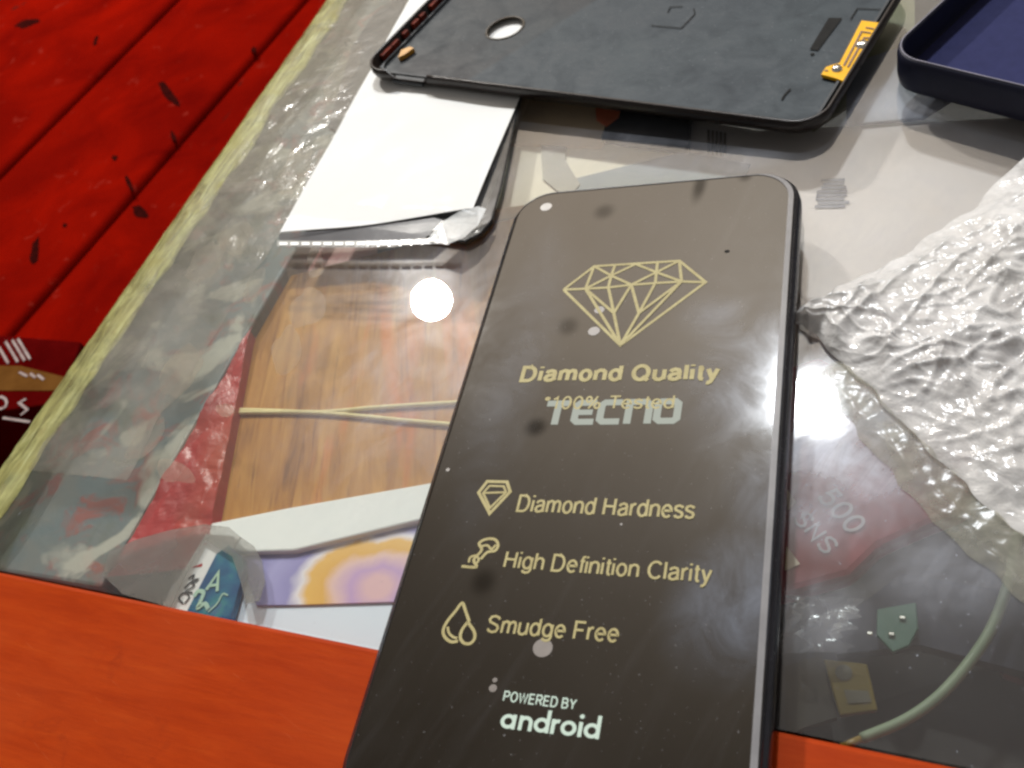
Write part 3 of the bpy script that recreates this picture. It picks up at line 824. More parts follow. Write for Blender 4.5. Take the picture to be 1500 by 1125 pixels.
under('dark_red_wrapper', [(1440, 930), (1520, 900), (1540, 1010), (1470, 985)], 0.020, 0.003, paint('dark red', (0.07, 0.008, 0.014), None, 60, 0.5, 0.1), 'dark red wrapper under the glass beyond the pale cable', 'wrapper')
under('grey_sheet', [(1160, 1000), (1230, 1045), (1500, 960), (1600, 1000), (1600, 1180), (1150, 1090)], 0.030, 0.003, paint('charcoal sheet', (0.025, 0.023, 0.022), (0.040, 0.036, 0.032), 20, 0.6, 0.1), 'charcoal sheet lying under the glass below the pale cable', 'sheet')
# pale cable
z = GZ-0.0100
path = spline([P(u, q, z) for u, q in ((1500, 745), (1489, 790), (1478, 850), (1455, 915), (1420, 970), (1375, 1020), (1325, 1055), (1262, 1082))], 8)
vv, ff = tube(path, 0.00105, 10)
cbl = empty('pale_cable', path[-1], 'pale green cable curving under the glass towards the wooden rim', 'cable')
mk('cable', vv, ff, paint('pale green sheath', (0.17, 0.21, 0.14), (0.14, 0.18, 0.125), 90, 0.5, 0.2), cbl, True)
vv, ff = tube([path[-1], path[-1]+(path[-1]-path[-3]).normalized()*0.004], 0.0007, 8)
mk('cable_tip', vv, ff, paint('brass', (0.22, 0.14, 0.03), None, 60, 0.35), cbl, True)

# ================================================================ on the glass
# ---------------------------------------------------------------- the phone
FX0, FX1, FY1, FY0 = -0.0966, -0.0197, 0.2093, 0.0370
ph = empty('smartphone', ((FX0+FX1)/2, (FY0+FY1)/2, GZ), 'dark smartphone with gold-printed screen film lying face up on the glass', 'smartphone')
m_frame = paint('black frame', (0.012, 0.012, 0.016), (0.02, 0.02, 0.026), 200, 0.25, 0.5)
rr_ = 0.0105
def pr(d, z, n=10): return ring3(rrect(FX0-d, FY0-d, FX1+d, FY1+d, rr_+d, n), z)
v, f = loft([pr(-0.0012, GZ+0.0001), pr(0.0004, GZ+0.0008), pr(0.0011, GZ+0.0026), pr(0.0012, GZ+0.0050), pr(0.0008, -0.0014), pr(-0.0002, -0.0008), pr(-0.002, -0.0008)])
mk('frame', v, f, m_frame, ph, True)

t = NT('phone screen glass'); v = t.coord(); po = origin(ph)
def pb(u, q, rx, ry, a, s):
    p = P(u, q, 0)-po
    return (p.x, p.y, rx, ry, math.radians(a), s)
dark_reflections = t.blobs(v, [pb(885, 310, .0034, .0036, 0, .5), pb(832, 478, .0032, .0036, 20, .45), pb(785, 626, .0031, .0031, 0, .7), pb(708, 852, .0032, .0036, 0, .6),
                    pb(1025, 272, .0022, .0075, -4, .7), pb(1092, 258, .0022, .0026, 0, .6)], 0.8)  # reflections of dark things, put into the gloss as dimmed patches
smear_haze = t.blobs(v, [pb(1105, 540, .016, .022, -20, .9), pb(1092, 870, .013, .018, -25, 1.0), pb(1060, 470, .012, .008, -30, .7), pb(1120, 720, .008, .014, 0, .7), pb(760, 520, .010, .05, 0, .35)], 0.9)  # smudges, with bluish haze of reflected light painted among them
nz = t.noise(v, 60, 7, 0.65, 0.8); nzl = t.noise(v, 24, 3, 0.5)
smear_haze = t.math('MULTIPLY', smear_haze, t.ramp(nz, [(0.34, 0.1), (0.66, 1.0)]))
col = t.mix(t.math('MULTIPLY', smear_haze, 0.26), (0.008, 0.006, 0.004), (0.42, 0.50, 0.66))
col = t.mix(t.ramp(nzl, [(0.4, 0.0), (0.8, 0.02)]), col, (0.4, 0.36, 0.32))
spk = t.math('MULTIPLY', t.ramp(t.noise(v, 1500, 2, 0.5), [(0.71, 0.0), (0.77, 0.35)]), t.ramp(nz, [(0.4, 0.2), (0.6, 1.0)]))
col = t.mix(spk, col, (0.4, 0.4, 0.42))
wipe = t.ramp(t.noise(t.coord((1, 0.12, 1), 0.35), 160, 5, 0.65, 0.8), [(0.5, 0.0), (0.75, 0.018)])
col = t.mix(wipe, col, (0.5, 0.5, 0.55))
spec = t.math('MULTIPLY', t.math('SUBTRACT', 1.0, dark_reflections), 1.0)
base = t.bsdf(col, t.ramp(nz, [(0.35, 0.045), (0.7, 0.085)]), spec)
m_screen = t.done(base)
t = NT('screen film edge')
m_edge = t.done(t.bsdf(t.mix(t.noise(t.coord((1, 1, 1)), 90, 5, 0.6), (0.14, 0.14, 0.15), (0.34, 0.335, 0.345)), 0.12, 0.6))
PR = 0.0009
v, f = loft([pr(-0.0001, -0.0013), pr(0.0, -0.0006), pr(-0.0004, -0.00022)], True, False)
# light film edge: a narrow ground bevel all round
n0 = len(pr(0, 0))
v2, f2 = loft([pr(-0.0004, -0.00022), pr(-0.0009, -0.00002), pr(-0.0010, 0.0)], False, True)
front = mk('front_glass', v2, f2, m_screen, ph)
mk('glass_edge', v, f, m_frame, front, True)
# film edge strip
ro, ri = [], []
for p in pr(-0.0006, 0.00004):
    nx_ = p.x - min(max(p.x, FX0+rr_), FX1-rr_); ny_ = p.y - min(max(p.y, FY0+rr_), FY1-rr_)
    l_ = math.hypot(nx_, ny_) or 1.0
    wd = 0.0012*max(0, nx_/l_) + 0.00035*max(0, ny_/l_) + 0.00006
    ro.append(p); ri.append(Vector((p.x-nx_/l_*wd, p.y-ny_/l_*wd, 0.00016)))
v, f = loft([ro, ri], False, False)
mk('film_edge', v, f, m_edge, front)

PT = 0.00008
m_gold = paint('gold film print', (0.46, 0.40, 0.19), (0.36, 0.30, 0.13), 400, 0.5, 0.2)
def gp(u, q): return P(u, q, PT)
def caph(u, q, c): return (gp(u, q-c)-gp(u, q)).y
YU = Vector((0, 1, 0))
def line_text(txt, a, b, cap, mat, parent, bold=0.0, shear=0.0, name='printed_text'):
    p0, p1 = gp(*a), gp(*b)
    return lettering(name, txt, p0, p1, caph((a[0]+b[0])/2, (a[1]+b[1])/2, cap), mat, parent, bold, shear, YU)
line_text('Diamond Quality', (763, 560), (1050, 558), 25, m_gold, front, 0.075)
line_text('*100% Tested', (795, 600), (985, 599), 20, m_gold, front, 0.004)
line_text('Diamond Hardness', (757, 750), (1015, 761), 27, m_gold, front, 0.004)
line_text('High Definition Clarity', (738, 832), (1040, 855), 27, m_gold, front, 0.004)
line_text('Smudge Free', (713, 927), (903, 942), 28, m_gold, front, 0.004)
# big diamond
def zd(x, y): return gp(720+x*.32, 230+y*.32)
D = dict(L=(330, 607), TL=(470, 500), TR=(860, 475), R=(980, 573), B=(590, 862), a=(430, 603), b=(535, 597), c=(640, 585), d=(750, 577), e=(870, 570),
         m=(565, 497), n=(660, 490), o=(760, 482), x=(548, 543), y=(755, 528), s=(560, 715), t=(675, 715))
pen = Pen()
W = 0.00076
for path in ('L TL TR R B L', 'L a b c d e R', 'TL a', 'TL x', 'm x', 'n x', 'x a', 'x b', 'x c', 'n y', 'o y', 'TR y', 'y c', 'y d', 'y e', 'TR e',
             'a s', 'a B', 'b s', 's B', 'c s', 'c t', 'd t', 'e t', 't B', 'e B'):
    pen.stroke([zd(*D[k]) for k in path.split()], W)
pen.make('printed_diamond', m_gold, front)
def z6(x, y): return gp(640+x*.36, 500+y*.36)
pen = Pen()
pen.stroke([z6(*p) for p in ((205, 570), (285, 572), (298, 612), (215, 700), (170, 615))], W, True)
pen.stroke([z6(*p) for p in ((214, 588), (272, 590), (281, 614), (216, 678), (188, 617))], W*.7, True)
pen.stroke([z6(188, 617), z6(281, 614)], W*.7)
pen.make('printed_icon', m_gold, front)
pen = Pen()
pen.stroke(spline([z6(*p) for p in ((100, 915), (160, 918), (150, 888), (182, 850), (172, 822), (200, 805), (236, 806), (249, 830), (236, 852), (205, 858), (178, 886))], 4), W*.85)
pen.stroke(spline([z6(*p) for p in ((176, 835), (205, 830), (222, 845), (240, 828))], 4), W*.7)
pen.stroke(spline([z6(*p) for p in ((130, 900), (135, 880), (158, 872), (170, 888), (160, 905))], 4), W*.7)
pen.make('printed_icon', m_gold, front)
def z4(x, y): return gp(500+x*.44, 750+y*.44)
pen = Pen()
pen.stroke(spline([z4(*p) for p in ((426, 365), (412, 325), (402, 303), (380, 330), (352, 365), (339, 395), (346, 418), (366, 432), (388, 430))], 5), W*.85)
pen.stroke(spline([z4(*p) for p in ((354, 382), (358, 402), (372, 416), (386, 420))], 4), W*.7)
pen.stroke(spline([z4(*p) for p in ((421, 366), (402, 392), (396, 418), (408, 436), (428, 438), (443, 422), (442, 398), (421, 366))], 5), W*.85)
pen.make('printed_icon', m_gold, front)

# glowing start-up screen
def glow(name, col, st):
    t = NT(name)
    e = t.n('ShaderNodeEmission'); e.inputs[0].default_value = (*col, 1); e.inputs[1].default_value = st
    return t.done(e.outputs[0])
m_glow = glow('lit white pixels', (0.80, 0.95, 0.80), 0.80)
m_glow2 = glow('lit logo pixels', (0.74, 0.78, 0.68), 0.60)
PT = 0.00004
disp = empty('display', (0, 0, 0), None, None)
disp.parent = ph; disp.location = (0, 0, 0); disp['org'] = list(origin(ph))
# logo: five wide rounded letters
o0, o1 = gp(800, 622), gp(990, 620)
lx = (o1-o0); lw = lx.length; lx.normalize(); lh = caph(895, 621, 35)
def lg(x, y): return o0 + lx*(x*lw) + YU*(y*lh)
pen = Pen(); w = lh*0.25
pen.stroke([lg(-.03, .90), lg(.15, .90)], w); pen.stroke([lg(.065, .98), lg(.065, 0)], w)
pen.stroke([lg(.37, .90), lg(.24, .90), lg(.215, .80), lg(.215, .2), lg(.24, .10), lg(.37, .10)], w); pen.stroke([lg(.215, .5), lg(.35, .5)], w*.9)
pen.stroke([lg(.57, .90), lg(.44, .90), lg(.415, .80), lg(.415, .2), lg(.44, .10), lg(.57, .10)], w)
pen.stroke([lg(.63, 0), lg(.63, .90), lg(.755, .90), lg(.785, .80), lg(.785, 0)], w)
pen.stroke([lg(.85, .2), lg(.85, .8), lg(.875, .90), lg(.975, .90), lg(1.0, .80), lg(1.0, .2), lg(.975, .10), lg(.875, .10)], w, True)
pen.make('screen_logo', m_glow2, disp)
line_text('POWERED BY', (737, 1027), (842, 1040), 16, m_glow, disp, 0.010, 0, 'screen_text')
# rounded lower-case word
o0, o1 = gp(731, 1066), gp(877, 1083)
lx = (o1-o0); lw = lx.length; lx.normalize(); ly = Vector((-lx.y, lx.x, 0)); xh = caph(800, 1075, 22)
pen = Pen(); w = xh*0.24; R_ = xh*0.5-w/2
def al(x, y): return o0 + lx*x + ly*y
def bowl(cx): pen.stroke([al(cx+R_*math.cos(a), xh*.5+R_*math.sin(a)) for a in [2*math.pi*i/20 for i in range(20)]], w, True)
u = lw/7.05; adv = 0
X = xh*0.5
bowl(X); pen.stroke([al(2*X-w/2, 0), al(2*X-w/2, xh)], w)                       # a
nx0 = 2*X + w*1.35
pen.stroke([al(nx0, 0), al(nx0, xh)], w)
pen.stroke([al(nx0+R_*0.85-R_*0.85*math.cos(a), xh-w/2-R_*0.85+R_*0.85*math.sin(a)) for a in [math.pi*i/10 for i in range(11)]] + [al(nx0+1.7*R_, 0)], w)   # n
dx0 = nx0+1.7*R_+w*1.35
dc = dx0 - w/2 + X
bowl(dc); pen.stroke([al(dc+X-w/2, 0), al(dc+X-w/2, xh*1.55)], w)                # d
rx0 = dc + X + w*0.95
pen.stroke([al(rx0, 0), al(rx0, xh)], w)
pen.stroke([al(rx0+R_*.8-R_*.8*math.cos(a), xh-w/2-R_*.8+R_*.8*math.sin(a)) for a in [math.pi*0.6*i/8 for i in range(9)]], w)   # r
oc = rx0 + R_*0.95 + w*0.55 + X
bowl(oc)                                                                          # o
ix0 = oc + X + w*0.95
pen.stroke([al(ix0, 0), al(ix0, xh)], w); pen.disc(al(ix0, xh*1.38), w*0.62)
d2 = ix0 + w*0.95 + X
bowl(d2); pen.stroke([al(d2+X-w/2, 0), al(d2+X-w/2, xh*1.55)], w)
tot = d2+X
for q in pen.v:                                                                   # fit the word to its width
    d = (q-o0).dot(lx); e_ = (q-o0).dot(ly)
    q.xy = (o0 + lx*(d*lw/tot) + YU*e_).xy
pen.make('screen_text', m_glow, disp)
# camera hole and air bubbles under the film
PT = 0.00006
m_hole = paint('camera window', (0.52, 0.49, 0.46), None, 200, 0.3)
pen = Pen(); pen.disc(gp(800, 303), 0.0017, 0.0016); pen.make('camera_hole', m_hole, front)
m_bub = paint('air bubble', (0.24, 0.21, 0.19), None, 300, 0.35)
for (u, q, r) in ((870, 485, .0015), (878, 454, .0013), (795, 949, .0020), (722, 1008, .0008), (725, 996, .0005), (656, 688, .0005), (910, 768, .0003)):
    pen = Pen(); pen.disc(gp(u, q), r, r*.95, 18); pen.make('air_bubble', m_bub, front)
pen = Pen(); pen.disc(gp(1065, 368), .0007, .0005, 10); pen.make('dirt_speck', m_black, front)

# ---------------------------------------------------------------- LCD panel, paper and zip bag
lcd = [P(u, q, GZ+0.001) for u, q in ((470, 330), (640, 352), (682, 358), (706, 346), (722, 326), (735, 280), (762, 150), (800, 0), (830, -90), (650, -90))]
o = block('spare_screen', lcd[::-1], GZ+0.0003, GZ+0.0022, paint('black screen glass', (0.02, 0.022, 0.026), None, 60, 0.18), None, 0.0004)
tag(o, 'black spare screen panel under the white paper, inside the clear bag', 'screen')
t = NT('white paper'); v = t.coord()
m_paper = t.done(t.bsdf(t.mix(t.noise(v, 40, 3), (0.86, 0.86, 0.85), (0.82, 0.82, 0.82)), 0.75, 0.2, t.bump(t.noise(v, 50, 3), 0.1, 0.001)))
pz = GZ+0.0034
nu, nv = 24, 40
A_, B_, C_, D_ = P(410, 340, pz), P(694, 306, pz), P(765, 120, pz), P(560, 60, pz)
D_ = A_ + (P(600, 0, pz)-A_)*1.35; C_ = B_ + (P(757, 150, pz)-B_)*1.9
vv, ff = [], []
for i in range(nu+1):
    for j in range(nv+1):
        s_, q_ = i/nu, j/nv
        p = (A_*(1-s_)+B_*s_)*(1-q_) + (D_*(1-s_)+C_*s_)*q_
        if j == 0: p = p + Vector((0, -0.001*math.sin(s_*3.0), 0))
        h = 0.0007*noise.noise(Vector((p.x*30, p.y*30, 0)))
        vv.append(Vector((p.x, p.y, pz+h)))
n1 = len(vv)
vv += [x-Vector((0, 0, 0.00025)) for x in vv]
for i in range(nu):
    for j in range(nv):
        k = i*(nv+1)+j
        ff.append((k, k+1, k+nv+2, k+nv+1)); ff.append((n1+k, n1+k+nv+1, n1+k+nv+2, n1+k+1))
tag(mk('white_paper', vv, ff, m_paper, None, True), 'blank white sheet of paper inside the clear bag', 'paper')

m_bag = film('clear bag', (0.9, 0.9, 0.9), 0.0, 0.03, 70, 0.10, 0.12, 0.15, 60)
zb = empty('clear_bag', P(560, 300, GZ), 'clear plastic bag with a dashed white seal, holding white paper', 'bag')
bz = pz+0.0012
A_, B_ = P(405, 352, GZ+0.0015), P(700, 352, GZ+0.0015)
D_ = P(598, 0, bz); D_ = A_ + (D_-A_)*1.35; C_ = P(768, 140, bz); C_ = B_+(C_-B_)*1.8
vv, ff = [], []
nu, nv = 60, 70
for i in range(nu+1):
    for j in range(nv+1):
        s_, q_ = i/nu, j/nv
        p = (A_*(1-s_)+B_*s_)*(1-q_) + (D_*(1-s_)+C_*s_)*q_
        h = crease(p.x, p.y, 26, 5.5)*0.0012 + 0.0005*noise.noise(Vector((p.x*90, p.y*90, 3)))
        edge = min(1, q_*14)
        up_ = GZ+0.0006+(pz+0.0009-GZ-0.0006)*edge
        fall = min(1, (1-s_)*9)
        vv.append(Vector((p.x, p.y, up_*fall + (GZ+0.0025)*(1-fall) + h)))
for i in range(nu):
    for j in range(nv):
        k = i*(nv+1)+j
        ff.append((k, k+1, k+nv+2, k+nv+1))
mk('bag_film', vv, ff, m_bag, zb, True)
# grey band of the seal and its dashed strip
m_band = film('grey seal band', (0.20, 0.20, 0.21), 0.75, 0.9, 50, 0.25, 0.12, 0.1, 80)
bp = [(409, 342), (500, 336), (580, 326), (636, 319), (648, 322), (620, 352), (520, 354), (409, 352)]
z = pz+0.0014
mk('seal_band', [P(u, q, z-0.0006*(i > 4)) for i, (u, q) in enumerate(bp)], [tuple(range(len(bp)))], m_band, zb)
m_wstrip = paint('white seal', (0.82, 0.82, 0.80), None, 90, 0.35)
top = [P(u, q, z+0.0002) for u, q in ((406, 352), (460, 353), (520, 353), (580, 352), (630, 349), (660, 351))]
bot = [P(u, q, z+0.0002) for u, q in ((406, 361), (460, 362), (520, 362), (580, 361), (630, 357), (658, 359))]
m_clearstrip = film('seal strip', (0.70, 0.70, 0.66), 0.45, 0.6, 80, 0.15, 1.0, 0.2, 90)
nT = len(top)
mk('seal_strip', top+bot, [(i, i+1, nT+i+1, nT+i) for i in range(nT-1)], m_clearstrip, zb)
for k in range(15):
    a_ = 409+k*16.2
    yy = 354.5 if a_ < 560 else 354.5-(a_-560)*0.03
    mk('seal_dash', pix([(a_, yy), (a_+12.5, yy), (a_+12.5, yy+4.6), (a_, yy+4.6)], z+0.0005), [(0, 1, 2, 3)], m_wstrip, zb)
# folded lip at the bag's corner, its glare put in as milky white
cz = z+0.001
lip = [(625, 352), (648, 325), (672, 310), (700, 302), (712, 306), (700, 330), (680, 348), (655, 358)]
mk('folded_lip', [P(u, q, cz + 0.0006*math.sin(i)) for i, (u, q) in enumerate(lip)], [tuple(range(len(lip)))], film('milky glare film', (0.92, 0.95, 0.95), 0.55, 0.95, 120, 0.15, 0.8, 0.3, 120), zb)

# ---------------------------------------------------------------- back cover, inside up
bo = P(545, 104, GZ+0.0065)
be = P(1215, 184, GZ+0.0040)
cX = (be-bo); cX.z = 0; cX.normalize(); cY = Vector((-cX.y, cX.x, 0))
# sharp outline corner sits a little outside the rounded corner
LEN, WID, CR = 0.172, 0.0775, 0.0095
bo = bo - cX*0.0012 - cY*0.0040
bc = empty('phone_back_cover', bo+cX*LEN/2+cY*WID/2, 'black phone back cover lying inside up with a round sensor hole', 'phone cover')
tilt = 0.0
Z0 = GZ+0.0046
def dz(x): return 0.0036*(1-min(1.0, max(0.0, x/LEN))) - 0.0036        # right end rests on the glass, left end on the paper
def cv(x, y, z):
    q = bo + cX*x + cY*y
    return Vector((q.x, q.y, Z0+dz(x)+z))
def PC(u, w, h):
    p = P(u, w, Z0+h)
    for _ in range(5): p = P(u, w, Z0+dz((p-bo).dot(cX))+h)
    return p
def pixc(pts, h): return [PC(u, w, h) for u, w in pts]
def cplate(pts, h0, h1):
    hi = pixc(pts, h1); lo = [p-Vector((0, 0, h1-h0)) for p in hi]
    return loft([lo, hi])
def cring(d, zf, n=10, sub=48):
    out = []
    for (x, y) in rrect(d, d, LEN-d, WID-d, max(CR-d, 0.001), n, sub):
        out.append(cv(x, y, zf(x, y) if callable(zf) else zf))
    return out
HW = 0.0058
def rim(x, y):                                    # wall height with the button cut-out
    if y < 0.012 and 0.0135 < x < 0.029: return HW-0.0032
    return HW
m_cov = paint('dark brown black shell', (0.016, 0.009, 0.007), (0.011, 0.007, 0.006), 150, 0.3, 0.4)
v, f = loft([cring(0.0030, 0.0003), cring(0.0008, 0.0013), cring(0, 0.0032), cring(0.0001, lambda x, y: rim(x, y)-0.0003), cring(0.0004, rim), cring(0.0010, rim),
             cring(0.0013, lambda x, y: rim(x, y)-0.0005), cring(0.0015, 0.0020), cring(0.0026, 0.0016)], False, False)
shell = mk('shell', v, f, m_cov, bc, True)
# inner panel with the sensor hole
hx, hy = None, None
hp = PC(740, 42, 0.0014)-bo
hx, hy = hp.dot(cX), hp.dot(cY)
HR = 0.0066
def panel(name, d, z, mat, hr, parent):
    bm = bmesh.new()
    outer = [bm.verts.new(p) for p in cring(d, z, 8, 6)]
    inner = [bm.verts.new(cv(hx+hr*math.cos(a), hy+hr*math.sin(a), z)) for a in [2*math.pi*i/40 for i in range(40)]]
    es = []
    for r in (outer, inner):
        for i in range(len(r)): es.append(bm.edges.new((r[i], r[(i+1) % len(r)])))
    bmesh.ops.triangle_fill(bm, use_beauty=True, edges=es)
    bm.verts.index_update()
    vv = [x.co.copy() for x in bm.verts]; ff = [[w.index for w in q.verts] for q in bm.faces]; bm.free()
    return mk(name, vv, ff, mat, parent)
t = NT('cover inside'); v = t.coord()
a = t.noise(v, 24, 5, 0.6, 0.4); b = t.noise(v, 90, 6, 0.65, 0.5)
ca = math.atan2(cX.y, cX.x)
hz = t.coord((1, 1, 1), -ca)
sx = t.n('ShaderNodeSeparateXYZ'); t.t.links.new(hz, sx.inputs[0])
split = t.ramp(t.math('ADD', t.math('MULTIPLY', sx.outputs[0], 18.0), t.math('ADD', 0.98, t.math('MULTIPLY', sx.outputs[1], -8.0))), [(0.48, 0.0), (0.52, 1.0)])
col = t.mix(split, (0.022, 0.023, 0.026), (0.028, 0.038, 0.047))
col = t.mix(t.ramp(a, [(0.4, 0.0), (0.7, 0.55)]), col, (0.038, 0.053, 0.060))
col = t.mix(t.ramp(b, [(0.5, 0.0), (0.75, 0.45)]), col, (0.026, 0.028, 0.032))
col = t.mix(t.ramp(t.noise(v, 1300, 2, 0.5), [(0.70, 0.0), (0.76, 0.5)]), col, (0.22, 0.24, 0.26))
m_in = t.done(t.bsdf(col, t.ramp(b, [(0.3, 0.42), (0.7, 0.65)]), 0.18, t.bump(t.noise(v, 500, 3), 0.25, 0.0004)))
inner = panel('inner_panel', 0.0026, 0.0016, m_in, HR, bc)
panel('outer_panel', 0.0030, 0.0004, m_cov, HR+0.0012, bc)
cv_ring = lambda r, z: [cv(hx+r*math.cos(a), hy+r*math.sin(a), z) for a in [2*math.pi*i/40 for i in range(40)]]
v, f = loft([cv_ring(HR+0.0012, 0.0004), cv_ring(HR+0.0001, 0.0013), cv_ring(HR, 0.0016), cv_ring(HR+0.0002, 0.0019), cv_ring(HR+0.0008, 0.0019), cv_ring(HR+0.0010, 0.0016)], False, False)
mk('sensor_ring', v, f, paint('bronze ring', (0.05, 0.036, 0.02), None, 80, 0.4, 0.3), bc, True)
# ridge along the inside of the walls
m_ridge = paint('inner ledge', (0.055, 0.060, 0.066), (0.04, 0.043, 0.046), 80, 0.5, 0.2)
v, f = loft([cring(0.0036, 0.0017), cring(0.0036, 0.0026), cring(0.0044, 0.0026), cring(0.0046, 0.0017)], False, False)
mk('ledge', v, f, m_ridge, bc)
# orange seal bits along the end wall
m_oseal = paint('orange seal', (0.22, 0.03, 0.012), (0.07, 0.012, 0.008), 260, 0.6, 0.1)
for k in range(9):
    y0 = 0.009+k*0.0066+0.002*random.random()
    y1 = y0+0.0025+0.0038*random.random(); q4 = ((0.0014, y0), (0.0030, y0), (0.0030, y1), (0.0014, y1))
    v, f = loft([[cv(a, b, 0.0022) for a, b in q4], [cv(a, b, 0.0044) for a, b in q4]])
    mk('seal_tab', v, f, m_oseal, bc)
v, f = cplate([(583, 84), (592, 80), (606, 70), (600, 68), (588, 73)][::-1], 0.0018, 0.0034)
mk('yellow_tab', v, f, paint('amber foam', (0.62, 0.30, 0.03), None, 200, 0.5), bc)
# yellow flex cable with contacts
zf = 0.0030
m_flex = paint('yellow flex', (0.92, 0.50, 0.006), (0.84, 0.42, 0.005), 120, 0.5, 0.15)
fp = [(1203, 109), (1210, 98), (1222, 94), (1230, 92), (1262, 30), (1287, 33), (1281, 52), (1252, 100), (1244, 106), (1238, 120), (1226, 115), (1212, 111)]
v, f = cplate(fp[::-1], 0.0020, zf)
flex = mk('flex_cable', v, f, m_flex, bc)
m_trace = paint('dark trace', (0.16, 0.06, 0.01), None, 100, 0.5)
pen = Pen(); z = zf+0.0002
for path in (((1268, 40), (1280, 42)), ((1236, 96), (1262, 46), (1276, 48)), ((1242, 98), (1266, 55), (1280, 56)), ((1208, 103), (1213, 103))):
    pen.stroke(pixc(path, z), 0.0006)
pen.make('trace', m_trace, flex)
m_metal = paint('bright contact', (0.85, 0.82, 0.74), None, 90, 0.22, 0.5, 0, Metallic=1.0)
for u, q, rx, ry in ((1264, 66, 0.0022, 0.0014), (1226, 101, 0.0016, 0.0012)):
    c_ = PC(u, q, zf)
    r1 = [c_ + cX*rx*math.cos(a)*1.0 + cY*ry*math.sin(a)*1.3 for a in [2*math.pi*i/20 for i in range(20)]]
    r2 = [c_ + (p-c_)*0.7 + Vector((0, 0, 0.0009)) for p in r1]
    v, f = loft([r1, r2], False, True)
    mk('contact', v, f, m_metal, flex, True)
v, f = cplate([(1246, 82), (1256, 74), (1262, 80), (1250, 92)][::-1], 0.0020, zf-0.0002)
mk('copper_pad', v, f, paint('copper pad', (0.30, 0.06, 0.02), None, 90, 0.4), flex)
# dark foam pad and stamped marks on the inner panel
zi = 0.0019
pen = Pen(); pen.poly(pixc([(1186, 72), (1198, 74), (1234, 26), (1214, 26)], zi)); pen.make('foam_pad', m_black, bc)
pen = Pen(); pen.stroke(pixc([(1145, 146), (1150, 138), (1158, 130)], zi), 0.0006); pen.disc(PC(1190, 79, zi), 0.0006); pen.make('dark_mark', m_black, bc)
pen = Pen()
pen.stroke(pixc([(954, 37), (998, 41), (1018, 20), (1016, 12)], zi), 0.0004); pen.make('moulded_outline', m_black, bc)
pen = Pen(); pen.stroke(pixc([(978, 18), (982, 10), (1000, 9)], zi), 0.0004)
pen.make('moulded_outline', m_black, bc)
pen = Pen(); pen.stroke(pixc([(1246, 28), (1256, 12), (1300, 14)], zi), 0.0004)
pen.make('moulded_outline', m_black, bc)
# slider slot in the wall cut-out
q4 = ((0.0142, -0.0001), (0.0284, -0.0001), (0.0284, 0.0030), (0.0142, 0.0030))
v, f = loft([[cv(a, b, 0.0012) for a, b in q4], [cv(a, b, 0.0023) for a, b in q4]])
mk('button_slot', v, f, m_ridge, bc)

# ---------------------------------------------------------------- navy case, top right
nz_ = GZ+0.0115
k0, k1, k2 = P(1315, 62, nz_), P(1500, 112, nz_), P(1372, 0, nz_)
nX = (P(1500, 112, nz_)-P(1345, 76, nz_)).normalized(); nY = Vector((-nX.y, nX.x, 0))
no = k0 - nY*0.0065 - nX*0.0008
nc = empty('navy_phone_case', Vector((no.x, no.y, GZ))+nX*0.08+nY*0.04, 'navy blue silicone phone case lying open side up beside the back cover', 'phone case')
def nring(d, z, r=0.0105):
    return [Vector(((no+nX*x+nY*y).x, (no+nX*x+nY*y).y, GZ+z)) for x, y in rrect(d, d, 0.165-d, 0.080-d, max(r-d, 0.002), 12)]
m_navy = paint('navy silicone', (0.008, 0.009, 0.026), (0.006, 0.007, 0.020), 120, 0.5, 0.25)
m_lining = paint('navy lining', (0.030, 0.033, 0.100), (0.025, 0.028, 0.085), 300, 0.8, 0.1, 0.2)
v, f = loft([nring(0.002, 0.0003), nring(0.0004, 0.0015), nring(0, 0.0040), nring(0, 0.0095), nring(0.0003, 0.0110), nring(0.0009, 0.0116), nring(0.0016, 0.0113), nring(0.0018, 0.0105), nring(0.0018, 0.0040), nring(0.0026, 0.0026)], True, False)
mk('shell', v, f, m_navy, nc, True)
mk('lining', nring(0.0026, 0.0026), [tuple(range(len(nring(0.0026, 0))))], m_lining, nc)
m_lip = paint('pale lip line', (0.22, 0.20, 0.26), (0.12, 0.11, 0.16), 200, 0.4)  # thin paler line along the top of the case wall
v, f = loft([nring(0.00085, 0.01175), nring(0.00115, 0.01175)], False, False)
mk('pale_lip', v, f, m_lip, nc)

# ---------------------------------------------------------------- crumpled plastic bag at the right
t = NT('crumpled clear plastic'); v = t.coord()
a = t.noise(v, 70, 6, 0.6, 0.7); b = t.noise(v, 30, 3)
nm = t.bump(t.noise(t.coord((1, 1.4, 1), 0.6), 150, 4, 0.5, 0.35), 0.45, 0.0024)
tr = t.n('ShaderNodeBsdfTransparent'); tr.inputs[0].default_value = (0.9, 0.9, 0.88, 1)
d = t.n('ShaderNodeBsdfDiffuse'); t.set(d.inputs[0], t.mix(b, (0.88, 0.87, 0.87), (0.78, 0.76, 0.73))); t.set(d.inputs['Normal'], nm)
tl = t.n('ShaderNodeBsdfTranslucent'); tl.inputs[0].default_value = (0.85, 0.85, 0.84, 1)
body = t.mixs(t.ramp(a, [(0.35, 0.55), (0.6, 0.95)]), tr.outputs[0], t.mixs(0.18, d.outputs[0], tl.outputs[0]))
g = t.n('ShaderNodeBsdfGlossy'); g.inputs['Roughness'].default_value = 0.16; t.set(g.inputs['Normal'], nm)
m_crump = t.done(t.mixs(t.math('MULTIPLY', t.fresnel(1.55, nm), 1.0, True), body, g.outputs[0]))

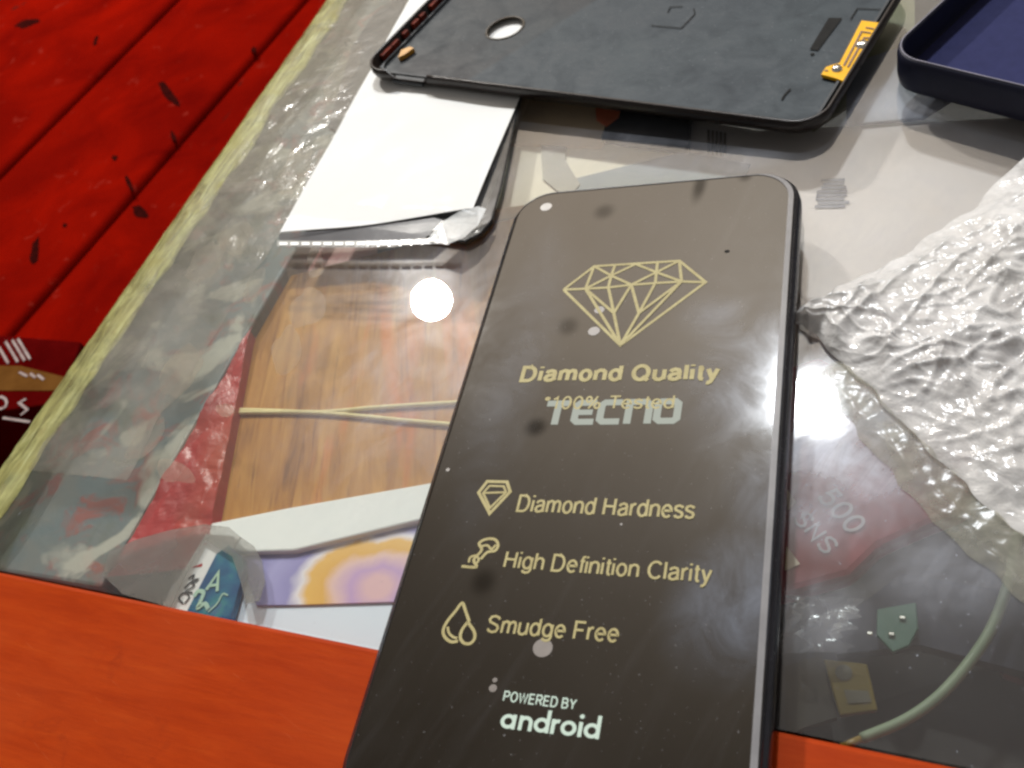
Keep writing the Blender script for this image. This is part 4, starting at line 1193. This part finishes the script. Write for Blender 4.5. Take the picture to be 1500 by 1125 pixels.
def crumple(name, outline, res, seed, amp, base, mat, parent, lift=0.0035):
    """sheet filling a world-space quad strip given by matching lower/upper edges, crumpled into folds"""
    lo, hi = outline
    nu, nv = res
    lo = spline(lo, 12); hi = spline(hi, 12)
    def at(c, t_):
        x = t_*(len(c)-1); i = min(int(x), len(c)-2); return c[i]*(1-(x-i)) + c[i+1]*(x-i)
    vv, ff = [], []
    for i in range(nu+1):
        for j in range(nv+1):
            s_, q_ = i/nu, j/nv
            p = at(lo, s_)*(1-q_)+at(hi, s_)*q_
            ed = min(q_, 1-q_)
            p = p + Vector((noise.noise(Vector((s_*14, q_*3, seed))), noise.noise(Vector((s_*14, q_*3, seed+5))), 0))*0.0018
            h = (0.55-crease(p.x, p.y, 120, seed))*amp*0.9 + (0.5-crease(p.x*0.8+p.y*.3, p.y*.7, 60, seed+3))*amp*1.1
            h += noise.turbulence(Vector((p.x*55, p.y*55, seed)), 3, False)*amp*0.9 + abs(noise.noise(Vector((p.x*230, p.y*230, seed))))*amp*0.35
            for a_, sc_, k_ in ((0.9, 105, 0.8), (0.2, 140, 0.65), (1.9, 90, 0.6), (2.6, 150, 0.45)):
                u_ = p.x*math.cos(a_)+p.y*math.sin(a_); w_ = -p.x*math.sin(a_)+p.y*math.cos(a_)
                h += amp*0.8*k_*(1-min(1, abs(noise.noise(Vector((u_*sc_*0.45, w_*sc_*1.5, seed+a_*9))))*1.6))**5      # thin long fold ridges
            up_ = min(1.0, (ed*3.4)**0.8 if ed > 0 else 0)*min(1, s_*7+0.05)
            vv.append(Vector((p.x, p.y, base + max(0, h+amp*0.4)*(0.12+0.88*up_) + lift*up_)))
    for i in range(nu):
        for j in range(nv):
            k = i*(nv+1)+j
            ff.append((k, k+1, k+nv+2, k+nv+1))
    return mk(name, vv, ff, mat, parent, True)
cb_ = empty('crumpled_plastic_bag', P(1400, 560, GZ), 'crumpled shiny clear plastic bag lying against the right side of the phone', 'bag')
z = GZ
lo = [P(u, q, z) for u, q in ((1163, 470), (1190, 492), (1250, 552), (1320, 625), (1400, 705), (1500, 790), (1640, 900))]
hi = [P(u, q, z) for u, q in ((1163, 466), (1196, 448), (1260, 412), (1340, 366), (1420, 310), (1510, 228), (1650, 110))]
crumple('bag_front', (lo, hi), (170, 170), 11.3, 0.0015, GZ+0.0006, m_crump, cb_, 0.0020)
t = NT('yellowed inner film'); v = t.coord()
m_yfilm = film('yellowed film', (0.50, 0.49, 0.40), 0.22, 0.62, 110, 0.22, 0.5, 0.25, 110)
hi = [P(u, q, z) for u, q in ((1176, 560), (1246, 528), (1304, 583), (1360, 638), (1425, 703), (1515, 780), (1650, 890))]
lo = [P(u, q, z) for u, q in ((1173, 576), (1205, 588), (1250, 628), (1310, 700), (1375, 770), (1450, 836), (1580, 950))]
crumple('bag_flap', (lo, hi), (110, 40), 5.7, 0.0004, GZ+0.0003, m_yfilm, cb_, 0.0003)

for o in bpy.data.objects:
    if 'org' in o: del o['org']
